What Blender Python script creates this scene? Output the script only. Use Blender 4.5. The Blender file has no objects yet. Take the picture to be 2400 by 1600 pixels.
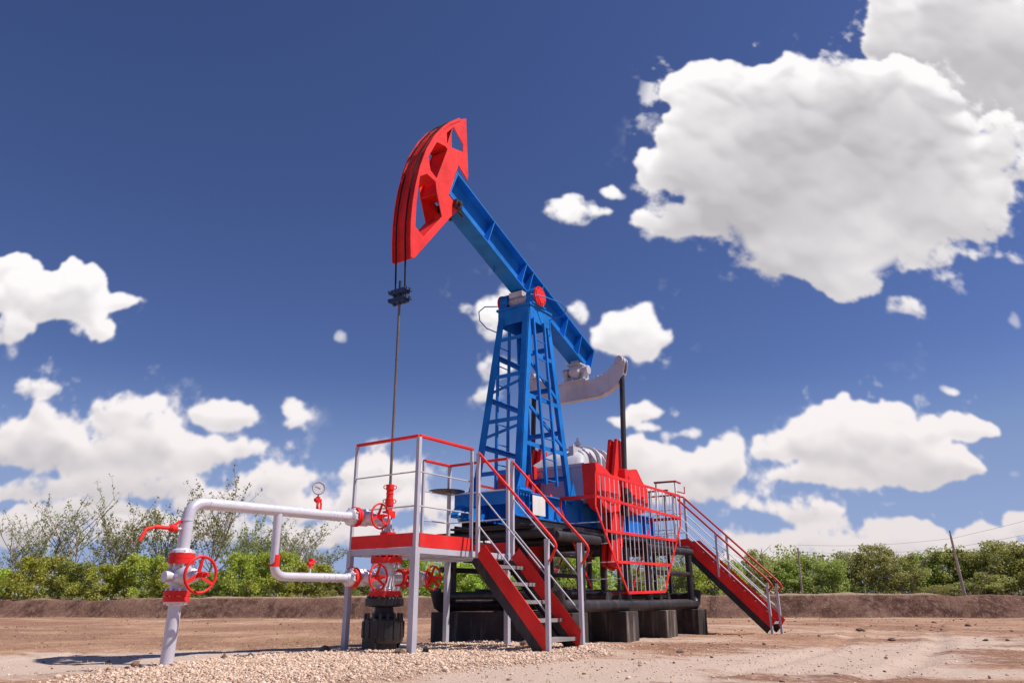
import bpy, bmesh, math, random
import numpy as np
from mathutils import Vector, Matrix, Euler
from mathutils.geometry import tessellate_polygon
R_ = math.radians
scene = bpy.context.scene
COL = scene.collection
random.seed(7)
rng = np.random.default_rng(11)

# ---------------------------------------------------------------- camera
cam_d = bpy.data.cameras.new("camera"); cam = bpy.data.objects.new("camera", cam_d); COL.objects.link(cam)
cam_d.sensor_width = 36.0; cam_d.lens = 36.0 * 1728.8 / 2400.0
cam_d.clip_start = 0.05; cam_d.clip_end = 6000
CAM = Vector((-5.8986, -5.6426, 0.4633))
_y, _p, _r = 0.6002, 0.3380, -0.004
F_ = Vector((math.cos(_y)*math.cos(_p), math.sin(_y)*math.cos(_p), math.sin(_p)))
_ri = Vector((math.sin(_y), -math.cos(_y), 0)); _up = _ri.cross(F_)
RI = _ri*math.cos(_r) + _up*math.sin(_r); UP = -_ri*math.sin(_r) + _up*math.cos(_r)
m = Matrix((RI, UP, -F_)).transposed().to_4x4(); m.translation = CAM
cam.matrix_world = m
scene.camera = cam

# ---------------------------------------------------------------- light and exposure
SUN_EL, SUN_AZ = R_(56.3), R_(-65.0)
sun_dir = Vector((math.cos(SUN_EL)*math.cos(SUN_AZ), math.cos(SUN_EL)*math.sin(SUN_AZ), math.sin(SUN_EL)))
sd = bpy.data.lights.new("sun", 'SUN'); sd.energy = 5.0; sd.angle = R_(0.53); sd.color = (1.0, 0.93, 0.86)
so = bpy.data.objects.new("sun", sd); COL.objects.link(so)
so.rotation_euler = (-sun_dir).to_track_quat('-Z', 'Y').to_euler(); so.location = (0, -10, 30)
scene.view_settings.view_transform = 'Standard'
try: scene.view_settings.look = 'None'
except Exception: pass
scene.view_settings.exposure = 0.08; scene.view_settings.gamma = 1.0
scene.view_settings.use_curve_mapping = False
scene.cycles.max_bounces = 6

# ---------------------------------------------------------------- sky with clouds (world)
world = bpy.data.worlds.new("World"); scene.world = world; world.use_nodes = True
nt = world.node_tree; nt.nodes.clear()
def N(t, nt_=None, **kw):
    n = (nt_ or nt).nodes.new(t)
    for k, v in kw.items():
        if k == 'inp':
            for i, x in v.items(): n.inputs[i].default_value = x
        else: setattr(n, k, v)
    return n
# cumulus positions on a far vertical sky plane facing azimuth 34.4 deg: (sideways, up, half width, half height), unit distance
CLOUDS = [(0.539,0.706,0.208,0.125),(0.384,0.748,0.105,0.093),(0.517,0.79,0.078,0.065),(0.608,0.781,0.078,0.069),(0.325,0.715,0.077,0.099),(0.277,0.643,0.061,0.048),(0.222,0.635,0.041,0.036),(0.456,0.603,0.223,0.117),(0.606,0.572,0.127,0.1),(0.714,0.641,0.094,0.067),(0.777,0.68,0.048,0.075),(0.513,0.491,0.15,0.059),(0.386,0.528,0.098,0.054),(0.586,0.497,0.098,0.044),(0.511,0.441,0.048,0.043),(0.6,0.469,0.071,0.022),(0.256,0.543,0.057,0.035),(0.342,0.484,0.039,0.029),(0.801,0.885,0.168,0.139),(0.815,0.754,0.099,0.086),(0.682,0.913,0.044,0.056),(0.73,0.789,0.064,0.088),(0.092,0.56,0.04,0.024),(0.148,0.589,0.019,0.012),(0.179,0.543,0.017,0.014),(0.16,0.36,0.047,0.032),(0.196,0.347,0.034,0.027),(0.095,0.404,0.013,0.024),(-0.022,0.384,0.044,0.032),(-0.025,0.315,0.026,0.025),(-0.028,0.277,0.037,0.019),(0.178,0.251,0.033,0.017),(0.147,0.235,0.027,0.014),(0.226,0.25,0.012,0.011),(0.182,0.223,0.024,0.009),(0.239,0.217,0.015,0.011),(0.212,0.214,0.018,0.009),(-0.717,0.439,0.077,0.036),(-0.637,0.425,0.076,0.045),(-0.565,0.418,0.031,0.014),(-0.73,0.384,0.037,0.029),(-0.757,0.489,0.036,0.028),(-0.715,0.478,0.018,0.013),(-0.591,0.38,0.023,0.017),(-0.248,0.359,0.014,0.013),(-0.661,0.281,0.044,0.021),(-0.311,0.259,0.015,0.016),(-0.302,0.237,0.019,0.013),(-0.643,0.205,0.078,0.052),(-0.529,0.241,0.051,0.047),(-0.492,0.198,0.083,0.043),(-0.403,0.244,0.054,0.026),(-0.438,0.192,0.065,0.03),(-0.367,0.198,0.035,0.015),(-0.578,0.181,0.142,0.03),(-0.46,0.18,0.053,0.03),(-0.653,0.14,0.076,0.021),(-0.554,0.145,0.064,0.024),(-0.467,0.151,0.07,0.024),(-0.327,0.15,0.067,0.026),(-0.359,0.127,0.105,0.023),(-0.277,0.116,0.07,0.017),(-0.192,0.161,0.044,0.029),(-0.14,0.167,0.035,0.021),(-0.173,0.127,0.081,0.023),(-0.08,0.121,0.052,0.017),(-0.505,0.094,0.242,0.02),(-0.239,0.085,0.149,0.016),(-0.101,0.076,0.114,0.014),(-0.642,0.092,0.069,0.026),(-0.566,0.114,0.116,0.013),(0.492,0.206,0.143,0.052),(0.42,0.207,0.067,0.045),(0.54,0.176,0.1,0.042),(0.455,0.159,0.141,0.021),(0.587,0.176,0.065,0.033),(0.634,0.227,0.047,0.021),(0.359,0.195,0.036,0.021),(0.214,0.166,0.065,0.035),(0.18,0.184,0.047,0.03),(0.279,0.171,0.047,0.039),(0.3,0.198,0.023,0.022),(0.223,0.137,0.082,0.02),(0.395,0.107,0.058,0.02),(0.338,0.116,0.029,0.011),(0.416,0.093,0.04,0.014),(0.513,0.09,0.049,0.017),(0.367,0.071,0.097,0.014),(0.504,0.071,0.08,0.016),(0.613,0.073,0.04,0.016),(0.668,0.089,0.026,0.017),(0.637,0.056,0.085,0.012),(0.41,0.054,0.17,0.009),(0.623,0.278,0.023,0.01),(0.591,0.406,0.025,0.02),(0.507,0.122,0.023,0.004),(0.307,0.125,0.011,0.008),(0.757,0.49,0.023,0.016),(0.701,0.486,0.02,0.007),(0.678,0.161,0.013,0.008),(0.742,0.388,0.006,0.015),(0.344,0.506,0.026,0.022),]
SKY_AZ = R_(34.4)
# ---------------------------------------------------------------- cumulus field, computed on a far vertical sky plane
def value_noise(shape, cells, seed):
    h, w = shape; gx = cells; gy = max(2, int(round(cells*h/w)))
    g = np.random.default_rng(seed).random((gy+3, gx+3)).astype(np.float32)
    def ax(n, c):
        t = np.linspace(0, c, n, endpoint=False); i = t.astype(int); f = (t-i).astype(np.float32); f = f*f*f*(f*(f*6-15)+10)
        return i, f
    iy, fy = ax(h, gy); ix, fx = ax(w, gx)
    r0 = g[iy]; r1 = g[iy+1]; r = r0*(1-fy[:, None]) + r1*fy[:, None]
    return r[:, ix]*(1-fx) + r[:, ix+1]*fx
def fbm2(shape, cells, octs, seed, rough=0.5, billow=False):
    a = 1.0; s = 0; tot = 0
    for o in range(octs):
        n = value_noise(shape, cells*2**o, seed+o*17)
        if billow: n = 1-np.abs(2*n-1)
        s = s + n*a; tot += a; a *= rough
    return s/tot
def blur(a, s):
    """approximate gaussian of s pixels: three box passes each way"""
    r = max(1, int(round(s)))
    for ax in (0, 1):
        for _ in range(3 if s > 1 else 1):
            pad = [(0, 0), (0, 0)]; pad[ax] = (r+1, r)
            c = np.cumsum(np.pad(a, pad, mode='edge'), axis=ax, dtype=np.float64)
            n = a.shape[ax]
            hi = c.take(range(2*r+1, 2*r+1+n), axis=ax); lo = c.take(range(0, n), axis=ax)
            a = ((hi-lo)/(2*r+1)).astype(np.float32)
    return a
def make_clouds(CL, W, H, X0, X1, Y1, seed=5):
    sh = (H, W); px1 = W/(X1-X0)
    r = np.random.default_rng(seed)
    qx, qy = np.meshgrid(np.linspace(X0, X1, W, dtype=np.float32), np.linspace(0, Y1, H, dtype=np.float32))
    lo = np.clip(1-qy/0.42, 0, 1)             # 1 near the horizon: smaller, flatter clouds there
    def blend(c1, octs, seed, rough=0.5, billow=False):
        return fbm2(sh, c1, octs, seed, rough, billow)*(1-lo) + fbm2(sh, int(c1*2.3), octs, seed+5, rough, billow)*lo
    amp = 0.032*(1-lo)+0.011*lo
    wx = (blend(14, 2, 3)-.5)*2*amp + (blend(48, 5, 31, .55)-.5)*amp*1.15
    wy = ((blend(14, 2, 53)-.5)*2*amp + (blend(48, 5, 81, .55)-.5)*amp*1.15)*0.85
    px = qx+wx; py = qy+wy
    Z = np.full(sh, -0.05, np.float32)        # height of the cloud towards the viewer; <0 = no cloud
    def stamp(cx, cy, rx, ry, z0, zr):
        m = 0.05
        x0 = int((cx-rx-m-X0)*px1); x1 = int((cx+rx+m-X0)*px1); y0 = int((cy-ry-m)*px1); y1 = int((cy+ry+m)*px1)
        x0, y0 = max(x0, 0), max(y0, 0); x1, y1 = min(x1, W), min(y1, H)
        if x1 <= x0 or y1 <= y0: return
        s = (slice(y0, y1), slice(x0, x1))
        d2 = ((px[s]-cx)/rx)**2+((py[s]-cy)/ry)**2
        h = np.where(d2 < 1, z0+zr*np.sqrt(np.clip(1-d2, 0, 1)), -0.05)
        Z[s] = np.maximum(Z[s], h)
    puffs = []
    for cx, cy, rx, ry in CL:
        kk = .84 if .10 < cy < .33 else 1.0; rx, ry = rx*kk, ry*kk; rr = min(rx, ry); stamp(cx, cy, rx*.93, ry*.9, 0, rr*0.55)
        if rr < 0.008: continue
        n = int(np.clip(rx*ry/(rr*rr)*16, 8, 60))
        for i in range(n):
            a = r.uniform(-0.35, math.pi+.35) if r.random() < .75 else r.uniform(0, 2*math.pi); q = math.sqrt(r.random())*0.97
            x = cx+math.cos(a)*rx*q; y = cy+math.sin(a)*ry*q; pr = rr*r.uniform(.16, .42)
            if y < cy-ry*.4: pr *= .6
            z0 = rr*0.5*math.sqrt(max(0, 1-q*q))
            puffs.append((x, y, pr, z0)); stamp(x, y, pr*1.1, pr*.9, z0, pr*.75)
    for x, y, pr, z0 in puffs:
        if pr < 0.006: continue
        for j in range(9 if pr > .012 else 4):
            a = r.uniform(0, 2*math.pi); q = math.sqrt(r.random())*1.0; p2 = pr*r.uniform(.2, .4)
            stamp(x+math.cos(a)*pr*q, y+math.sin(a)*pr*q, p2, p2*.9, z0+pr*.7*math.sqrt(max(0, 1-q*q)), p2*.7)
    wisp = blend(20, 7, 171, 0.62)-0.5; wf = blend(70, 5, 191, 0.6)-0.5
    inside = (Z > -0.04).astype(np.float32)
    hi = 1-lo
    inb = blur(inside, 20)
    soft = blur(inside, 2)*(0.45*hi+.55*lo)+blur(inside, 8)*0.35+inb*(0.20*hi+.10*lo)
    T = np.clip(Z, 0, 0.2)
    TB = blur(T, 4)
    fray = blend(9, 3, 301)                    # some stretches of edge are crisp, some dissolve in wisps
    fr = np.clip((fray-0.33)*3.5, 0, 1)
    near = np.clip(blur(inside, 20)*7-0.22, 0, 1)
    tex = wisp*1.9+wf*1.3
    edge = soft + tex*(0.38+0.85*fr)*near
    w_ = 0.30+0.50*fr
    alpha = np.clip((edge-(0.42-w_*0.4))/w_, 0, 1); alpha = alpha*alpha*(3-2*alpha)
    alpha = np.maximum(alpha, np.clip((blur(inside, 14)-.88)*10, 0, 1))*near
    near2 = np.clip(blur(inside, 34)*5-0.18, 0, 1)*np.clip((blend(11, 3, 333)-.45)*5, 0, 1)
    frag = np.clip((wisp*2.2+wf*1.5-0.30)*2.6, 0, 1)*near2*0.75          # torn shreds drifting beside the masses
    alpha = blur(np.maximum(alpha, frag), 1)
    def shift(a, dx, dy):
        o = np.zeros_like(a)
        if dy > 0: a2 = np.vstack([a[dy:], np.zeros((dy, W), a.dtype)])
        else: a2 = a
        if dx > 0: o[:, :W-dx] = a2[:, dx:]
        else: o = a2
        return o
    L = np.zeros(sh, np.float32); L2 = np.zeros(sh, np.float32)
    ins = blur(inside, 3)*(0.25+T*7)
    for k in range(1, 15):
        st = k*0.0130*px1; L += shift(ins, int(0.2*st), int(st))
        st = k*0.0050*px1; L2 += shift(ins, int(0.2*st), int(st))
    L = L*hi+L2*lo
    lit = np.exp(-np.clip(L-0.8, 0, 20)*0.24)
    sm = blur(T, 3); sm2 = blur(T, 8)
    gy = np.gradient(sm, axis=0)*px1*.35+np.gradient(sm2, axis=0)*px1*.9; gx = np.gradient(sm, axis=1)*px1*.3+np.gradient(sm2, axis=1)*px1*.7
    nl = (-0.88*gy-0.22*gx+0.55)/np.sqrt(1+gx*gx+gy*gy)
    thin = np.exp(-TB*20)
    big = blend(8, 4, 211)-0.5; mid = blend(24, 5, 221, .55)-.5
    shade = 0.02 + 0.62*lit + 0.44*thin + (nl-0.5)*(0.12+0.55*lit) + big*0.55 + mid*0.28 + wf*0.06
    shade = blur(np.clip(shade, -.1, 1.15), 1)
    return alpha.astype(np.float32), np.clip(shade, 0, 1).astype(np.float32)

CW, CH, CX0, CX1, CY1 = 2048, 1164, -1.1, 1.1, 1.25
BACK = lambda c: (c[0] > .62 and c[1] > .70) or (c[1] < .10)       # corner cloud and the far low banks stand behind
_a0, _s0 = make_clouds([c for c in CLOUDS if BACK(c)], CW, CH, CX0, CX1, CY1, 9)
_a1, _s1 = make_clouds([c for c in CLOUDS if not BACK(c)], CW, CH, CX0, CX1, CY1)
_s0 = _s0*.78+.06
_al = 1-(1-_a0)*(1-_a1); _sh = (_s1*_a1+_s0*_a0*(1-_a1))/np.maximum(_al, 1e-4)
cimg = bpy.data.images.new("cumulus_field", CW, CH, float_buffer=True, alpha=False)
cimg.colorspace_settings.name = 'Non-Color'
_px = np.zeros((CH, CW, 4), np.float32); _px[..., 0] = _al; _px[..., 1] = _sh; _px[..., 3] = 1
cimg.pixels.foreach_set(_px.ravel()); cimg.update()
def math_(op, a, b=None, c=None, clamp=False, tree=None):
    n = N('ShaderNodeMath', tree, operation=op, use_clamp=clamp)
    for i, x in enumerate((a, b, c)):
        if x is None: continue
        if isinstance(x, (int, float)): n.inputs[i].default_value = x
        else: (tree or nt).links.new(x, n.inputs[i])
    return n.outputs[0]
def vmath(op, a, b=None, c=None, scale=None, tree=None):
    n = N('ShaderNodeVectorMath', tree, operation=op)
    for i, x in enumerate((a, b, c)):
        if x is None: continue
        if isinstance(x, (tuple, Vector)): n.inputs[i].default_value = x
        else: (tree or nt).links.new(x, n.inputs[i])
    if scale is not None: n.inputs['Scale'].default_value = scale
    return n.outputs['Value'] if op == 'LENGTH' else n.outputs[0]
def mrange(v, a, b, c=0.0, d=1.0, tree=None, smooth=True):
    n = N('ShaderNodeMapRange', tree, interpolation_type='SMOOTHSTEP' if smooth else 'LINEAR')
    (tree or nt).links.new(v, n.inputs[0])
    for i, x in zip((1, 2, 3, 4), (a, b, c, d)): n.inputs[i].default_value = x
    return n.outputs[0]
def mixc(f, a, b, tree=None, blend='MIX'):
    n = N('ShaderNodeMix', tree, data_type='RGBA', blend_type=blend)
    T = tree or nt
    if isinstance(f, (int, float)): n.inputs[0].default_value = f
    else: T.links.new(f, n.inputs[0])
    for i, x in ((6, a), (7, b)):
        if isinstance(x, tuple): n.inputs[i].default_value = (*x[:3], 1)
        else: T.links.new(x, n.inputs[i])
    return n.outputs[2]
tc = N('ShaderNodeTexCoord'); D_ = tc.outputs['Generated']
sky = N('ShaderNodeTexSky', sky_type='NISHITA'); sky.sun_disc = False
sky.sun_elevation = SUN_EL; sky.sun_rotation = math.atan2(sun_dir.x, sun_dir.y)
sky.altitude = 100; sky.air_density = 1.0; sky.dust_density = 0.35; sky.ozone_density = 3.0
# polarised blue: a little darker and more violet-blue than the plain sky model
sk0 = mixc(1.0, sky.outputs[0], (0.92, 0.78, 0.95), blend='MULTIPLY')
ssp = N('ShaderNodeSeparateColor'); nt.links.new(sk0, ssp.inputs[0]); scb = N('ShaderNodeCombineColor')
for i_, a_ in enumerate((.77, .90, .96)):
    nt.links.new(math_('MINIMUM', math_('MULTIPLY', math_('POWER', math_('MULTIPLY', ssp.outputs[i_], 0.1), 1.15), a_*10), (1.6, 2.4, 4.8)[i_]), scb.inputs[i_])
skyc = scb.outputs[0]
sep = N('ShaderNodeSeparateXYZ'); nt.links.new(D_, sep.inputs[0]); elv = sep.outputs[2]
nrm = Vector((math.cos(SKY_AZ), math.sin(SKY_AZ), 0)); side = Vector((math.sin(SKY_AZ), -math.cos(SKY_AZ), 0))
def dot(v, c):
    n = N('ShaderNodeVectorMath', operation='DOT_PRODUCT', inp={1: c}); nt.links.new(v, n.inputs[0]); return n.outputs['Value']
frontr = dot(D_, nrm); front = math_('MAXIMUM', frontr, 0.02)
Q = N('ShaderNodeCombineXYZ')
nt.links.new(math_('MULTIPLY_ADD', math_('DIVIDE', dot(D_, side), front), 1/(CX1-CX0), -CX0/(CX1-CX0)), Q.inputs[0])
nt.links.new(math_('MULTIPLY', math_('DIVIDE', elv, front), 1/CY1), Q.inputs[1])
ti = N('ShaderNodeTexImage', image=cimg, interpolation='Cubic', extension='CLIP'); nt.links.new(Q.outputs[0], ti.inputs[0])
tsep = N('ShaderNodeSeparateColor'); nt.links.new(ti.outputs[0], tsep.inputs[0])
mask = math_('MULTIPLY', tsep.outputs[0], math_('GREATER_THAN', frontr, 0.05)); shade = tsep.outputs[1]
warm = mrange(elv, 0.0, 0.35, 0.0, 1.0, smooth=False)
cl_hi = mixc(warm, (8.2, 7.4, 7.3), (9.5, 9.2, 9.25))
cl_lo = mixc(warm, (4.4, 4.25, 4.6), (4.9, 4.7, 4.95))
clc = mixc(shade, cl_lo, cl_hi)
skyc = mixc(mrange(elv, 0.0, 0.30, 0.95, 0.0), skyc, (3.1, 4.1, 6.4))      # paler air low down
fin = mixc(mask, skyc, clc)
bg = N('ShaderNodeBackground', inp={'Strength': 0.1}); nt.links.new(fin, bg.inputs[0])
wo = N('ShaderNodeOutputWorld'); nt.links.new(bg.outputs[0], wo.inputs[0])
world.cycles.sampling_method = 'MANUAL'; world.cycles.sample_map_resolution = 512

# ================================================================ helpers
V = Vector
class MB:
    """collects boxes, bars, tubes and plates, then links them as ONE mesh object"""
    def __init__(s): s.v = []; s.f = []; s.sm = []
    def add(s, vs, fs, smooth=False):
        """one piece; its faces are turned outwards"""
        o = len(s.v); P = [V(p) for p in vs]; c = sum(P, V((0, 0, 0)))/len(P); vol = 0.0
        for f in fs:
            a = P[f[0]]-c
            for i in range(1, len(f)-1): vol += a.dot((P[f[i]]-c).cross(P[f[i+1]]-c))
        if vol < 0: fs = [tuple(f)[::-1] for f in fs]
        s.v += [tuple(p) for p in P]; s.f += [tuple(i+o for i in f) for f in fs]
        s.sm += list(smooth) if isinstance(smooth, (list, tuple)) else [smooth]*len(fs)
    def box(s, a, b):
        x0, y0, z0 = (min(p, q) for p, q in zip(a, b)); x1, y1, z1 = (max(p, q) for p, q in zip(a, b))
        s.add([(x0,y0,z0),(x1,y0,z0),(x1,y1,z0),(x0,y1,z0),(x0,y0,z1),(x1,y0,z1),(x1,y1,z1),(x0,y1,z1)],
              [(0,3,2,1),(4,5,6,7),(0,1,5,4),(1,2,6,5),(2,3,7,6),(3,0,4,7)])
    def bar(s, p0, p1, w, h, up=(0, 0, 1), w1=None, h1=None):
        """rectangular bar; h is measured along up, w across"""
        p0, p1 = V(p0), V(p1); d = (p1-p0).normalized(); up = V(up)
        x = d.cross(up)
        if x.length < 1e-4: x = d.cross(V((1, 0, 0)))
        x.normalize(); u = x.cross(d).normalized()
        w1 = w if w1 is None else w1; h1 = h if h1 is None else h1
        vs = []
        for p, ww, hh in ((p0, w, h), (p1, w1, h1)):
            for a, b in ((-1, -1), (1, -1), (1, 1), (-1, 1)): vs.append(p+x*a*ww/2+u*b*hh/2)
        s.add(vs, [(0,1,2,3),(7,6,5,4),(0,4,5,1),(1,5,6,2),(2,6,7,3),(3,7,4,0)])
    def angle(s, p0, p1, w, t, up=(0, 0, 1), flip=1):
        """L section"""
        p0, p1 = V(p0), V(p1); d = (p1-p0).normalized(); x = d.cross(V(up)).normalized(); u = x.cross(d).normalized()
        s.bar(p0+u*w/2, p1+u*w/2, t, w, up); o = x*flip*(w/2+t/2)+u*t/2
        s.bar(p0+o, p1+o, w, t, up)
    def tube(s, pts, r, n=10, caps=True, r1=None):
        pts = [V(p) for p in pts]; m = len(pts); rings = []
        ref = None
        for i, p in enumerate(pts):
            a = pts[max(i-1, 0)]; b = pts[min(i+1, m-1)]; d = (b-a).normalized()
            if ref is None:
                ref = V((0, 0, 1)) if abs(d.z) < .9 else V((1, 0, 0))
            x = d.cross(ref).normalized(); y = x.cross(d).normalized(); ref = y
            rr = r if r1 is None else r+(r1-r)*i/(m-1)
            if 0 < i < m-1:
                c = (pts[i]-a).normalized().dot((b-pts[i]).normalized()); k = 1/max(math.cos(math.acos(max(-1, min(1, c)))/2), .5)
            else: k = 1
            bis = (b-pts[i]).normalized()-(pts[i]-a).normalized() if 0 < i < m-1 else V((0, 0, 0))
            ring = []
            for j in range(n):
                t = 2*math.pi*j/n; o = x*math.cos(t)*rr+y*math.sin(t)*rr
                if bis.length > 1e-5:
                    bn = bis.normalized(); o = o+bn*o.dot(bn)*(k-1)
                ring.append(p+o)
            rings.append(ring)
        vs = [q for r_ in rings for q in r_]; fs = []
        for i in range(m-1):
            for j in range(n):
                k = (j+1) % n; fs.append((i*n+j, i*n+k, (i+1)*n+k, (i+1)*n+j))
        sm = [True]*len(fs)
        if caps:
            k = len(vs); vs = vs+rings[0]+rings[-1]; fs += [tuple(range(k, k+n))[::-1], tuple(range(k+n, k+2*n))]; sm += [False, False]
        s.add(vs, fs, sm)
    def cyl(s, p0, p1, r, n=20, r1=None): s.tube([p0, p1], r, n, True, r1)
    def lathe(s, base, axis, prof, n=24, smooth=True):
        """prof: list of (distance along the axis, radius)"""
        base, d = V(base), V(axis).normalized(); x = d.cross(V((0, 0, 1)) if abs(d.z) < .9 else V((1, 0, 0))).normalized(); y = d.cross(x)
        vs, fs, sm = [], [], []
        for (t0, r0), (t1, r1) in zip(prof[:-1], prof[1:]):
            k = len(vs)
            for t, r in ((t0, r0), (t1, r1)): vs += [base+d*t+x*math.cos(2*math.pi*j/n)*r+y*math.sin(2*math.pi*j/n)*r for j in range(n)]
            fs += [(k+j, k+(j+1) % n, k+n+(j+1) % n, k+n+j) for j in range(n)]; sm += [smooth and abs(t1-t0) > 1e-6]*n
        for t, r, fl in ((prof[0][0], prof[0][1], 1), (prof[-1][0], prof[-1][1], 0)):
            if r > 1e-5:
                k = len(vs); vs += [base+d*t+x*math.cos(2*math.pi*j/n)*r+y*math.sin(2*math.pi*j/n)*r for j in range(n)]
                fs.append(tuple(range(k, k+n))[::-1] if fl else tuple(range(k, k+n))); sm.append(False)
        s.add(vs, fs, sm)
    def torus(s, c, axis, R, r, n=36, m=10):
        c, d = V(c), V(axis).normalized(); x = d.cross(V((0, 0, 1)) if abs(d.z) < .9 else V((1, 0, 0))).normalized(); y = d.cross(x)
        vs = []
        for i in range(n):
            t = 2*math.pi*i/n; e = x*math.cos(t)+y*math.sin(t)
            for j in range(m):
                q = 2*math.pi*j/m; vs.append(c+e*(R+r*math.cos(q))+d*r*math.sin(q))
        s.add(vs, [(i*m+j, ((i+1) % n)*m+j, ((i+1) % n)*m+(j+1) % m, i*m+(j+1) % m) for i in range(n) for j in range(m)], True)
    def bolts(s, c, axis, R, n, r, h0, h1):
        c, d = V(c), V(axis).normalized(); x = d.cross(V((0, 0, 1)) if abs(d.z) < .9 else V((1, 0, 0))).normalized(); y = d.cross(x)
        for i in range(n):
            t = 2*math.pi*(i+.5)/n; o = c+x*math.cos(t)*R+y*math.sin(t)*R
            s.tube([o+d*h0, o+d*h1], r, 6)
    def plate(s, outline, holes, origin, ex, ey, thick):
        """flat plate from 2-D outlines, extruded by thick along ex x ey"""
        ex, ey = V(ex), V(ey); nz = ex.cross(ey).normalized(); o = V(origin)
        loops = [outline]+list(holes); tri = tessellate_polygon([[V((p[0], p[1], 0)) for p in l] for l in loops])
        flat = [p for l in loops for p in l]; n = len(flat)
        A = [o+ex*p[0]+ey*p[1] for p in flat]; B = [q+nz*thick for q in A]
        # orient the triangles like the outline, then close the sides
        def area(l): return sum(l[i][0]*l[(i+1) % len(l)][1]-l[(i+1) % len(l)][0]*l[i][1] for i in range(len(l)))/2
        fs = []
        for t in tri:
            t = tuple(t); ar = area([flat[i] for i in t]); t = t if ar > 0 else t[::-1]; fs.append(t[::-1]); fs.append(tuple(i+n for i in t))
        k = 0
        for li, l in enumerate(loops):
            m_ = len(l); ccw = (area(l) > 0) == (li == 0)
            for i in range(m_):
                j = (i+1) % m_; q = (k+i, k+j, n+k+j, n+k+i); fs.append(q if ccw else q[::-1])
            k += m_
        # separate rows of vertices are not needed: everything here is flat shaded
        s.add(A+B, fs)
    def ibeam(s, p0, p1, h, w, tf=.02, tw=.014, up=(0, 0, 1)):
        p0, p1 = V(p0), V(p1); d = (p1-p0).normalized(); x = d.cross(V(up)).normalized(); u = x.cross(d).normalized()
        s.bar(p0, p1, tw, h-2*tf, u); s.bar(p0+u*(h/2-tf/2), p1+u*(h/2-tf/2), w, tf, u); s.bar(p0-u*(h/2-tf/2), p1-u*(h/2-tf/2), w, tf, u)
    def build(s, name, mat, parent=None, bevel=0.0):
        me = bpy.data.meshes.new(name); o = bpy.data.objects.new(name, me); COL.objects.link(o)
        off = V((0, 0, 0)); q = parent
        while q is not None: off += V(q.location); q = q.parent
        me.from_pydata([(p[0]-off.x, p[1]-off.y, p[2]-off.z) for p in s.v], [], s.f); me.validate()
        if len(me.polygons) == len(s.sm): me.polygons.foreach_set('use_smooth', s.sm)
        me.materials.append(mat)
        if parent is not None: o.parent = parent
        if bevel:
            b = o.modifiers.new('bevel', 'BEVEL'); b.width = bevel; b.segments = 2; b.limit_method = 'ANGLE'; b.angle_limit = R_(35)
        return o
def tag(o, label=None, cat=None, group=None, kind=None):
    if label: o['label'] = label
    if cat: o['category'] = cat
    if group: o['group'] = group
    if kind: o['kind'] = kind
    return o
def thing(name, loc, label, cat, group=None):
    o = bpy.data.objects.new(name, None); o.empty_display_size = .2; COL.objects.link(o); o.location = loc
    return tag(o, label, cat, group)
def arc_pts(p0, pc, p1, n=8):
    """bend from p0 through corner pc to p1"""
    p0, pc, p1 = V(p0), V(pc), V(p1)
    return [p0*(1-t)**2+pc*2*t*(1-t)+p1*t*t for t in [i/n for i in range(n+1)]]

# ================================================================ materials
def new_mat(name):
    m = bpy.data.materials.new(name); m.use_nodes = True; t = m.node_tree; t.nodes.clear()
    o = t.nodes.new('ShaderNodeOutputMaterial'); b = t.nodes.new('ShaderNodeBsdfPrincipled'); t.links.new(b.outputs[0], o.inputs[0])
    return m, t, b, o
def noise(t, scale, detail=4, rough=.55, vec=None, dist=0.0):
    n = t.nodes.new('ShaderNodeTexNoise'); n.inputs['Scale'].default_value = scale; n.inputs['Detail'].default_value = detail; n.inputs['Roughness'].default_value = rough; n.inputs['Distortion'].default_value = dist
    if vec is not None: t.links.new(vec, n.inputs['Vector'])
    return n.outputs[0]
def objco(t, scale=None):
    c = t.nodes.new('ShaderNodeTexCoord').outputs['Object']
    if scale:
        m = t.nodes.new('ShaderNodeMapping'); m.inputs['Scale'].default_value = scale; t.links.new(c, m.inputs[0]); c = m.outputs[0]
    return c
def bump(t, b, h, strength, dist=.01):
    n = t.nodes.new('ShaderNodeBump'); n.inputs['Strength'].default_value = strength; n.inputs['Distance'].default_value = dist
    t.links.new(h, n.inputs['Height']); t.links.new(n.outputs[0], b.inputs['Normal'])
def paint(name, col, rough=.42, worn=(.10, .05, .03), wear=.25, var=.12, dust=(.42, .34, .28), dusty=.12, metallic=0.0, spec=.5):
    m, t, b, o = new_mat(name); c = objco(t)
    n1_ = noise(t, 2.2, 5, .6, c); n2_ = noise(t, 26, 5, .65, c); n3 = noise(t, 90, 3, .6, c); ns = noise(t, 7, 4, .6, objco(t, (1, 1, .12)))
    dark = tuple(x*(1-var) for x in col); light = tuple(min(1, x*(1+var)+.004) for x in col)
    base = mixc(mrange(n1_, .35, .65, tree=t), dark, light, tree=t)
    f = math_('MULTIPLY', mrange(ns, .50, .78, tree=t), dusty*2.2, tree=t)          # dust runs down the faces
    base = mixc(f, base, dust, tree=t)
    w = mrange(math_('ADD', n2_, math_('MULTIPLY', n3, .35, tree=t), tree=t), .86-.05*wear, .93-.05*wear, tree=t)
    base = mixc(math_('MULTIPLY', w, min(1, wear*3), tree=t), base, worn, tree=t)
    t.links.new(base, b.inputs['Base Color'])
    t.links.new(mrange(n2_, .3, .75, rough-.07, rough+.16, tree=t), b.inputs['Roughness'])
    b.inputs['Metallic'].default_value = metallic; b.inputs['Specular IOR Level'].default_value = spec
    bump(t, b, math_('ADD', n2_, math_('MULTIPLY', n3, .3, tree=t), tree=t), .10, .006)
    return m
M = {}
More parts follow.
